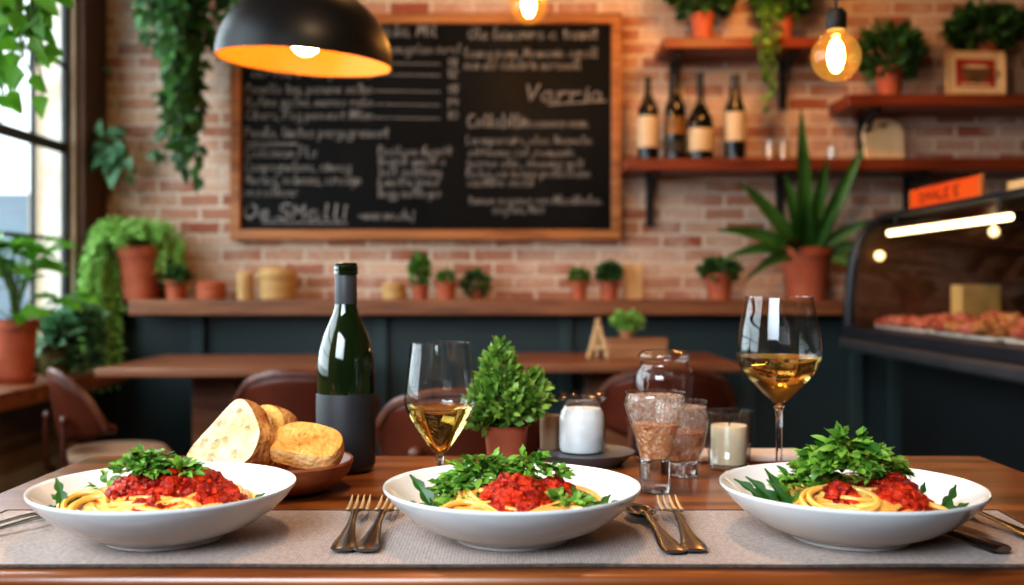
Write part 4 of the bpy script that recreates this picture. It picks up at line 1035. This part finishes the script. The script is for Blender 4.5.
# far left pair, far right pair
dup(f0, (-.585, .985, CZ-.003), aim((-.585, .985), (-.47, 1.13)), 'steel fork at the table end under the red-sauced bowl, nearer the table edge', 'forks lying on the runner')
dup(f0, (-.560, .962, CZ), aim((-.560, .962), (-.455, 1.10)), 'steel fork at the table end, closer to the red-sauced bowl', 'forks lying on the runner')
kn = thing('knife', 'steel knife lying half under the bowl nearest the display case', 'knife', (.459, .955, CZ), aim((.459, .955), (.405, 1.10)))
b = MB(); hgrid(b, [(0, .0095, .0045), (.004, .0118, .005), (.03, .0105, .0055), (.07, .0075, .006), (.095, .0060, .006)], .006); b.build('handle', M['steel'], kn)
b = MB(); hgrid(b, [(.0945, .0060, .006), (.11, .0095, .0055), (.15, .0105, .005), (.175, .008, .0045), (.187, .002, .004)], .002); b.build('blade', M['steel'], kn)
dup(f0, (.520, .975, CZ), aim((.520, .975), (.475, 1.155)), 'steel fork lying beside the knife near the display case end', 'forks lying on the runner')

# ------------------------------------------------------------------ bread
bx, by = -.284, 1.27
t = thing('bread_bowl', 'shallow brown wooden bowl holding three pieces of bread', 'bowl', (bx, by, TZ0+.0005))
b = MB(); b.lathe([(0, 0), (.045, 0), (.062, .006), (.078, .022), (.0835, .036), (.0825, .039), (.0795, .038), (.072, .024), (.056, .012), (0, .009)], seg=64, sx=1.04, sy=1.04); b.build('bowl_body', M['bowlwood'], t)
def bread(name, label, outline, th, loc, rot, face, holes, seed, crust=M['crust']):
    "a slice: outline in local x-z, thickness along y; the crumb face looks to -y"
    t = thing(name, label, 'bread', loc, rot=rot, group='bread in the wooden bowl')
    n = len(outline); rr = random.Random(seed)
    c = V((sum(p[0] for p in outline)/n, 0, sum(p[1] for p in outline)/n))
    b = MB(); rows = [(-th/2, .985), (-th*.42, 1.0), (-th*.15, 1.02), (th*.2, 1.02), (th*.42, 1.0), (th/2, .985)]
    vs = []
    for y, s in rows:
        for i, (x, z) in enumerate(outline):
            p = V((c.x+(x-c.x)*s, y, c.z+(z-c.z)*s)); p += V((x-c.x, 0, z-c.z)).normalized()*.0016*noise.noise(V((x*60, y*60, z*60)))
            vs.append(p)
    b.add(vs, [(r*n+i, r*n+(i+1) % n, (r+1)*n+(i+1) % n, (r+1)*n+i) for r in range(len(rows)-1) for i in range(n)])
    b.build('crust', crust, t)
    for nm, sg, yy in (('crumb', -1, -th/2), ('crumb', 1, th/2)):
        b = MB(); K = 22; vs = [V((c.x, yy, c.z))]
        for k in range(1, K+1):
            s = k/K*.988
            for (x, z) in outline:
                q = V((c.x+(x-c.x)*s, yy, c.z+(z-c.z)*s))
                d = .0010*noise.noise(q*140)+.0012*noise.noise(q*50)
                for (hx, hz, hr, he) in holes:
                    rr2 = math.hypot((q.x-hx), (q.z-hz)*he)/hr
                    if rr2 < 1: d -= .0055*(1-rr2*rr2)**.6
                if k == K: d = 0
                vs.append(q+V((0, sg*d, 0)))
        fs = [(0, 1+i, 1+(i+1) % n) for i in range(n)]
        fs += [(1+(k-1)*n+i, 1+k*n+i, 1+k*n+(i+1) % n, 1+(k-1)*n+(i+1) % n) for k in range(1, K) for i in range(n)]
        b.add(vs, fs); b.build(nm, face, t)
    return t
def outl(pts, n=72):
    "closed smooth outline through points"
    m = len(pts); out = []
    for i in range(n):
        f = i/n*m; j = int(f); s = f-j
        p0, p1, p2, p3 = (pts[(j+q) % m] for q in (-1, 0, 1, 2))
        out.append(tuple(.5*((2*p1[a])+(-p0[a]+p2[a])*s+(2*p0[a]-5*p1[a]+4*p2[a]-p3[a])*s*s+(-p0[a]+3*p1[a]-3*p2[a]+p3[a])*s**3) for a in (0, 1)))
    return out
big = outl([(-.056, -.036), (-.054, -.020), (-.030, .008), (-.006, .036), (.008, .043), (.024, .036), (.046, .012), (.052, -.006), (.044, -.030), (.020, -.042), (-.020, -.043)])
bread('bread_slice', 'large upright slice of crusty white bread with holes', big, .030, (bx-.058, by-.002, TZ0+.069), (math.radians(-20), math.radians(-2), math.radians(-28)), M['crumb'],
      [(-.014, .008, .010, 1.9), (-.034, -.016, .006, .8), (-.014, -.018, .006, .6), (.0, -.012, .005, .7), (-.018, -.034, .006, .7), (.018, -.028, .004, .6), (.012, .026, .004, 1), (.03, .006, .003, 1)], 1)
sm = outl([(-.030, -.036), (-.034, .0), (-.026, .030), (.0, .040), (.026, .030), (.034, .0), (.030, -.036), (.0, -.040)])
bread('bread_slice', 'crusty bread end standing behind the large upright slice', sm, .030, (bx-.026, by+.036, TZ0+.060), (math.radians(-18), math.radians(4), math.radians(-30)), M['toast'], [(.0, .0, .006, 1), (.01, .014, .004, 1)], 2)
ts = outl([(-.052, -.028), (-.054, .012), (-.036, .034), (.0, .038), (.034, .030), (.050, .008), (.050, -.022), (.030, -.034), (-.020, -.036)])
bread('toast_slice', 'thick golden toasted slice lying on the bowl beside the bottle', [(x*.84, z*.84) for x, z in ts], .021, (bx+.034, by-.006, TZ0+.056), (math.radians(-62), math.radians(8), math.radians(-14)), M['toast'], [(-.010, .006, .006, 1.5), (.012, .006, .008, 1.8), (-.004, -.010, .004, 1)], 3, M['toastside'])

# ------------------------------------------------------------------ wine bottle on the table
wx, wy = -.228, 1.405
t = thing('wine_bottle', 'dark green wine bottle with plain charcoal label on the front table', 'bottle', (wx, wy, TZ0+.0005)); t.scale = (1, 1, .98)
r = .0395
b = MB(); b.lathe([(0, .006), (r*.82, 0), (r*.97, .003), (r, .009), (r, .132), (r*.985, .148), (r*.93, .166), (r*.80, .186), (r*.62, .204), (r*.46, .218), (.0155, .229), (.0142, .240), (.0140, .276), (0, .277)], seg=56); b.build('glass_body', M['bottle'], t)
b = MB(); b.lathe([(r+.0006, .010), (r+.0008, .012), (r+.0008, .108), (r+.0004, .109)], seg=56); b.build('label', M['label_grey'], t)
b = MB(); b.lathe([(.0150, .232), (.0152, .234), (.0150, .272), (.0146, .273)], seg=36); b.build('foil_sleeve', M['foil'], t)
b = MB(); b.lathe([(.0146, .2735), (.0165, .2745), (.0165, .279), (.0155, .280), (.0165, .281), (.0165, .285), (.0150, .286), (.0155, .287), (.0155, .2895), (.013, .2905), (0, .2905)], seg=36); b.build('cap', M['bottle'], t)

# ------------------------------------------------------------------ wine glasses
def wine_glass(label, x, y, bowl_prof, zs, wine_lvl, foot_r, stem_r):
    t = thing('wine_glass', label, 'glass', (x, y, TZ0+.0005), group='stemmed glasses of white wine')
    b = MB(); b.lathe(bowl_prof, seg=64); o = b.build('bowl', M['glass'], t, ang=180)
    b = MB(); R0, z0 = bowl_prof[-1]
    b.lathe([(R0+.0007, z0), (R0+.0007, z0+.0014), (R0-.0007, z0+.0014), (R0-.0007, z0)], seg=64, closed=True); b.build('rim', M['solidglass'], t)
    b = MB(); b.lathe([(0, .0035), (stem_r, .006), (stem_r, .012)]+[(stem_r*.95, zs*.5), (stem_r, zs-.010), (stem_r*1.7, zs-.003), (.0001, zs-.0005)], seg=24); b.build('stem', M['solidglass'], t)
    b = MB(); b.lathe([(0, 0), (foot_r, 0), (foot_r, .0012), (foot_r*.5, .0025), (0, .0033)], seg=48); b.build('foot', M['glass'], t)
    pr = []
    for (r0, z0), (r1, z1) in zip(bowl_prof, bowl_prof[1:]):
        if z0 >= wine_lvl: break
        pr.append((max(r0-.0010, .0001), z0+.0006))
        if z1 > wine_lvl:
            s = (wine_lvl-z0)/(z1-z0); rl = r0+(r1-r0)*s-.0010; pr.append((rl, wine_lvl)); break
    pr.append((0.0001, wine_lvl))
    b = MB(); b.lathe(pr, seg=64); b.build('wine', M['wine'], t, weld=True)
def smoothprof(P, n=6):
    out = []
    m = len(P)
    for j in range(m-1):
        p0, p1, p2, p3 = P[max(j-1, 0)], P[j], P[j+1], P[min(j+2, m-1)]
        for i in range(n):
            s = i/n
            out.append(tuple(.5*((2*p1[a])+(-p0[a]+p2[a])*s+(2*p0[a]-5*p1[a]+4*p2[a]-p3[a])*s*s+(-p0[a]+3*p1[a]-3*p2[a]+p3[a])*s**3) for a in (0, 1)))
    out.append(P[-1]); return out
# profiles measured off the photograph, heights above the table
wine_glass('smaller wine glass beside the small potted herb, half full of white wine', ax(440, 1.30), 1.30,
    smoothprof([(.0001, .040), (.010, .044), (.024, .062), (.037, .083), (.0442, .100), (.0452, .112), (.0430, .135), (.0400, .158), (.0370, .180)]), .041, .101, .034, .0042)
wine_glass('taller wine glass behind the bowl nearest the case, half full of wine', ax(779, 1.34), 1.34,
    smoothprof([(.0001, .098), (.008, .101), (.022, .113), (.040, .132), (.0515, .150), (.0545, .166), (.0520, .193), (.0470, .218), (.0430, .238)]), .099, .161, .038, .0044)

# ------------------------------------------------------------------ other things on the front table
t = thing('potted_herb', 'small terracotta pot with bushy green herb on the front table', 'plant', (ax(506, 1.42), 1.42, TZ0+.0005))
pot(t, .034, .060, M['terra'], .0001)
b = MB(); s = MB()
for (c, rd, n) in (((-.005, 0, .092), (.044, .042, .036), 620), ((-.012, 0, .128), (.026, .028, .034), 330), ((.030, .0, .100), (.028, .032, .034), 380), ((-.028, 0, .082), (.028, .03, .026), 260), ((-.008, 0, .160), (.009, .010, .016), 60)):
    bush(b, c, rd, n, .0145, .0036, 'oval', .6, s, (0, 0, .05), k=3)
s.build('stem', M['stem'], t); b.build('foliage', M['leaf_herb'], t)
t = thing('round_tray', 'round grey metal tray under the white jar', 'tray', (ax(586, 1.458), 1.458, TZ0+.0005))
b = MB(); b.lathe([(0, 0), (.05, 0), (.066, .015), (.069, .0185), (.067, .0185), (.062, .0165), (0, .0165)], seg=56); b.build('plate', M['tray'], t)
t = thing('glass_jar', 'clear glass jar filled with white to its shoulder, on grey tray', 'jar', (ax(582, 1.458), 1.458, TZ0+.0172))
b = MB(); b.lathe([(0, .001), (.031, 0), (.0335, .004), (.0335, .048), (.031, .058), (.0275, .064), (.0275, .070), (.031, .073), (.0335, .075), (.0335, .083), (.031, .085), (.029, .085)], seg=48); b.build('jar_body', M['glass'], t)
b = MB(); b.lathe([(0, .002), (.030, .002), (.0325, .006), (.0325, .048), (.030, .057), (.0265, .062), (0, .0625)], seg=48); b.build('white_contents', M['white'], t)
b = MB(); b.lathe([(.0338, .0745), (.0348, .0750), (.0348, .0770), (.0338, .0775)], seg=48, closed=True); b.build('rim', M['solidglass'], t)
t = thing('beige_cup', 'small beige stoneware cup behind the potted herb on the grey tray', 'cup', (ax(550, 1.478), 1.478, TZ0+.0172))
b = MB(); b.lathe([(0, 0), (.012, 0), (.0145, .003), (.0145, .050), (.0125, .050), (.012, .006), (0, .005)], seg=28); b.build('cup_body', M['beige'], t)
LAST = []
def BPY_T(): return LAST[-1]
def glass_thing(name, label, cat, px, Y, outer, content=None, cm=None, top=None, tm=None, cname='contents', group=None):
    t = thing(name, label, cat, (ax(px, Y), Y, TZ0+.0005), 0, group); LAST.append(t)
    b = MB(); b.lathe(outer, seg=56); b.build('glass_body', M['glass'], t, ang=180)
    R0, z0 = outer[-1]
    b = MB(); b.lathe([(R0+.0009, z0-.0005), (R0+.0009, z0+.0012), (R0-.0009, z0+.0012), (R0-.0009, z0-.0005)], seg=56, closed=True); b.build('rim', M['solidglass'], t)
    if content:
        b = MB(); b.lathe(content, seg=48); b.build(cname, cm, t)
    if top:
        b = MB(); b.lathe(top, seg=48); b.build('frothy_top', tm, t)
    return t
M['drinkmix'] = None
def frothmat(name, c, c2, alpha):
    m = mat(name, c, .3, c2=c2, scale=130, bump=.8, bscale=220, ramp=(.42, .58))
    nt = m.node_tree; N = nt.nodes; L = nt.links
    b = N['Principled BSDF']; out = N['Material Output']
    t = N.new('ShaderNodeBsdfTransparent'); mx = N.new('ShaderNodeMixShader')
    co = N.new('ShaderNodeTexCoord'); v = N.new('ShaderNodeTexVoronoi'); v.inputs['Scale'].default_value = 170; L.new(co.outputs['Object'], v.inputs[0])
    ra = N.new('ShaderNodeMapRange'); ra.inputs[1].default_value = .2; ra.inputs[2].default_value = .6; ra.inputs[3].default_value = alpha; ra.inputs[4].default_value = alpha*.55
    L.new(v.outputs['Distance'], ra.inputs[0]); L.new(ra.outputs[0], mx.inputs[0]); L.new(t.outputs[0], mx.inputs[1]); L.new(b.outputs[0], mx.inputs[2]); L.new(mx.outputs[0], out.inputs[0])
    return m
M['froth'] = frothmat('pale_froth', srgb(226, 180, 152), srgb(248, 222, 204), .5)
M['drinkmix'] = frothmat('grainy_amber_drink', srgb(216, 134, 80), srgb(248, 192, 144), .88)
glass_thing('drinking_glass', 'flared clear tumbler of grainy amber drink nearest the spoon and fork', 'glass', 655, 1.265,
    [(0, .004), (.016, .004), (.0165, 0), (.0185, .0), (.0190, .010), (.0200, .044), (.0235, .060), (.031, .085), (.0375, .105), (.0388, .112), (.0365, .121)],
    [(0, .040), (.0185, .042), (.0222, .060), (.0290, .083), (0, .084)], M['drinkmix'], [(.0295, .085), (.0355, .105), (.0368, .112), (.0345, .118), (0, .117)], M['froth'], 'drink', 'glasses of amber drink')
b = MB(); b.lathe([(0, .0005), (.0180, .0005), (.0186, .010), (.0194, .038), (0, .039)], seg=48); b.build('thick_base', M['solidglass'], BPY_T())
glass_thing('drinking_glass', 'footed clear glass of coarse amber drink in front of tall jar', 'glass', 682, 1.365,
    [(0, .0), (.020, .0), (.021, .003), (.020, .016), (.0215, .020), (.029, .038), (.0335, .062), (.0355, .080), (.034, .092), (.0325, .099)],
    [(0, .022), (.0208, .022), (.0275, .038), (.0318, .060), (0, .063)], M['drinkmix'], [(.0320, .061), (.0340, .080), (.0325, .092), (0, .094)], M['froth'], 'drink', 'glasses of amber drink')
b = MB(); b.lathe([(0, .0006), (.0196, .0006), (.0205, .003), (.0196, .016), (.0205, .0205), (0, .021)], seg=48); b.build('thick_base', M['solidglass'], BPY_T())
t = glass_thing('storage_jar', 'tall clear empty glass jar with lid behind the amber drinks', 'jar', 664, 1.478,
    [(0, .002), (.040, .0), (.0435, .006), (.0440, .120), (.041, .132), (.0345, .138), (.0345, .144), (.0365, .146)])
b = MB(); b.lathe([(.0368, .1485), (.0375, .152), (.0360, .156), (.0300, .160), (0, .161)], seg=48); b.build('lid', M['glass'], t)
t = glass_thing('candle_holder', 'clear tumbler holding a cream candle on the front table', 'candle', 729, 1.42,
    [(0, .006), (.027, .006), (.028, .0), (.0275, .0), (.0305, .040), (.0330, .0785)])
b = MB(); b.lathe([(0, .0008), (.0270, .0008), (.0276, .004), (.0270, .0068), (0, .0069)], seg=48); b.build('thick_base', M['solidglass'], t)
b = MB(); b.lathe([(.0268, .010), (.0290, .045), (.0312, .077)], seg=48); b.build('inner_wall', M['glass'], t)
b = MB(); b.lathe([(0, .0075), (.0235, .0075), (.0240, .010), (.0250, .058), (.0242, .060), (.018, .0595), (0, .059)], seg=40); wxo = b.build('wax', M['wax'], t)
b = MB(); b.tube([V((0, 0, .058)), V((.001, 0, .066))], .0009, 6); b.build('wick', M['label_ink'], wxo)
b = MB(); b.box(.268, .425, 1.463, 1.526, TZ0+.0005, TZ0+.012); o = b.build('folded_napkin', M['napkin'], bevel=.004); tag(o, 'folded pale napkin at the far table edge behind the candle', 'napkin')

# ------------------------------------------------------------------ light
def area(name, loc, rot, sx, sy, power, color, spread=None):
    l = bpy.data.lights.new(name, 'AREA'); l.shape = 'RECTANGLE'; l.size = sx; l.size_y = sy; l.energy = power; l.color = color
    o = bpy.data.objects.new(name, l); COL.objects.link(o); o.location = loc; o.rotation_euler = rot
    if spread: l.spread = spread
    return o
def point(name, loc, r, power, color):
    l = bpy.data.lights.new(name, 'POINT'); l.energy = power; l.shadow_soft_size = r; l.color = color
    o = bpy.data.objects.new(name, l); COL.objects.link(o); o.location = loc; return o
w = bpy.data.worlds.new('daylight'); SC.world = w; w.use_nodes = True
nt = w.node_tree; bg = nt.nodes['Background']
bg.inputs[0].default_value = (.84, .93, 1, 1); bg.inputs[1].default_value = 3.0
# daylight falling in through the window
area('window_daylight', (XL-.35, 2.2, 1.75), (0, math.radians(-82), 0), 1.7, 3.2, 75, (.80, .91, 1.0))
# warm light hanging over the front table
point('table_light', (.0, 1.06, 2.3), .06, 47, (1, .70, .41))
# unseen warm lights added to brighten the brick wall and the shelves
point('shelf_fill', (.82, 3.35, 2.16), .08, 18, (1, .44, .12))
point('board_fill', (-.2, 3.2, 2.75), .12, 8, (1, .52, .22))
# soft cool fill added behind the camera, no window on that side
area('front_fill', (-.75, -.45, 1.75), (math.radians(57), 0, math.radians(-26)), 1.3, .9, 14, (.74, .87, 1.0), spread=math.radians(75))

# ------------------------------------------------------------------ camera
cd = bpy.data.cameras.new('camera'); cam = bpy.data.objects.new('camera', cd); COL.objects.link(cam)
cam.location = CAM; cam.rotation_euler = (PI/2, 0, 0)
cd.sensor_width = 36; cd.lens = 36; cd.shift_y = -8.5/1024; cd.clip_start = .05
cd.dof.use_dof = True; cd.dof.focus_distance = 1.13; cd.dof.aperture_fstop = 3.4
SC.camera = cam
SC.cycles.use_denoising = True
SC.cycles.max_bounces = 10; SC.cycles.transparent_max_bounces = 24; SC.cycles.transmission_bounces = 10; SC.cycles.glossy_bounces = 5; SC.cycles.diffuse_bounces = 4
SC.cycles.caustics_reflective = False; SC.cycles.caustics_refractive = False
SC.cycles.sample_clamp_indirect = 6
SC.view_settings.view_transform = 'Standard'
for lk in ('Medium High Contrast', 'High Contrast'):
    try: SC.view_settings.look = lk; break
    except Exception as ex: print('look', lk, ex)
SC.view_settings.exposure = 0.0
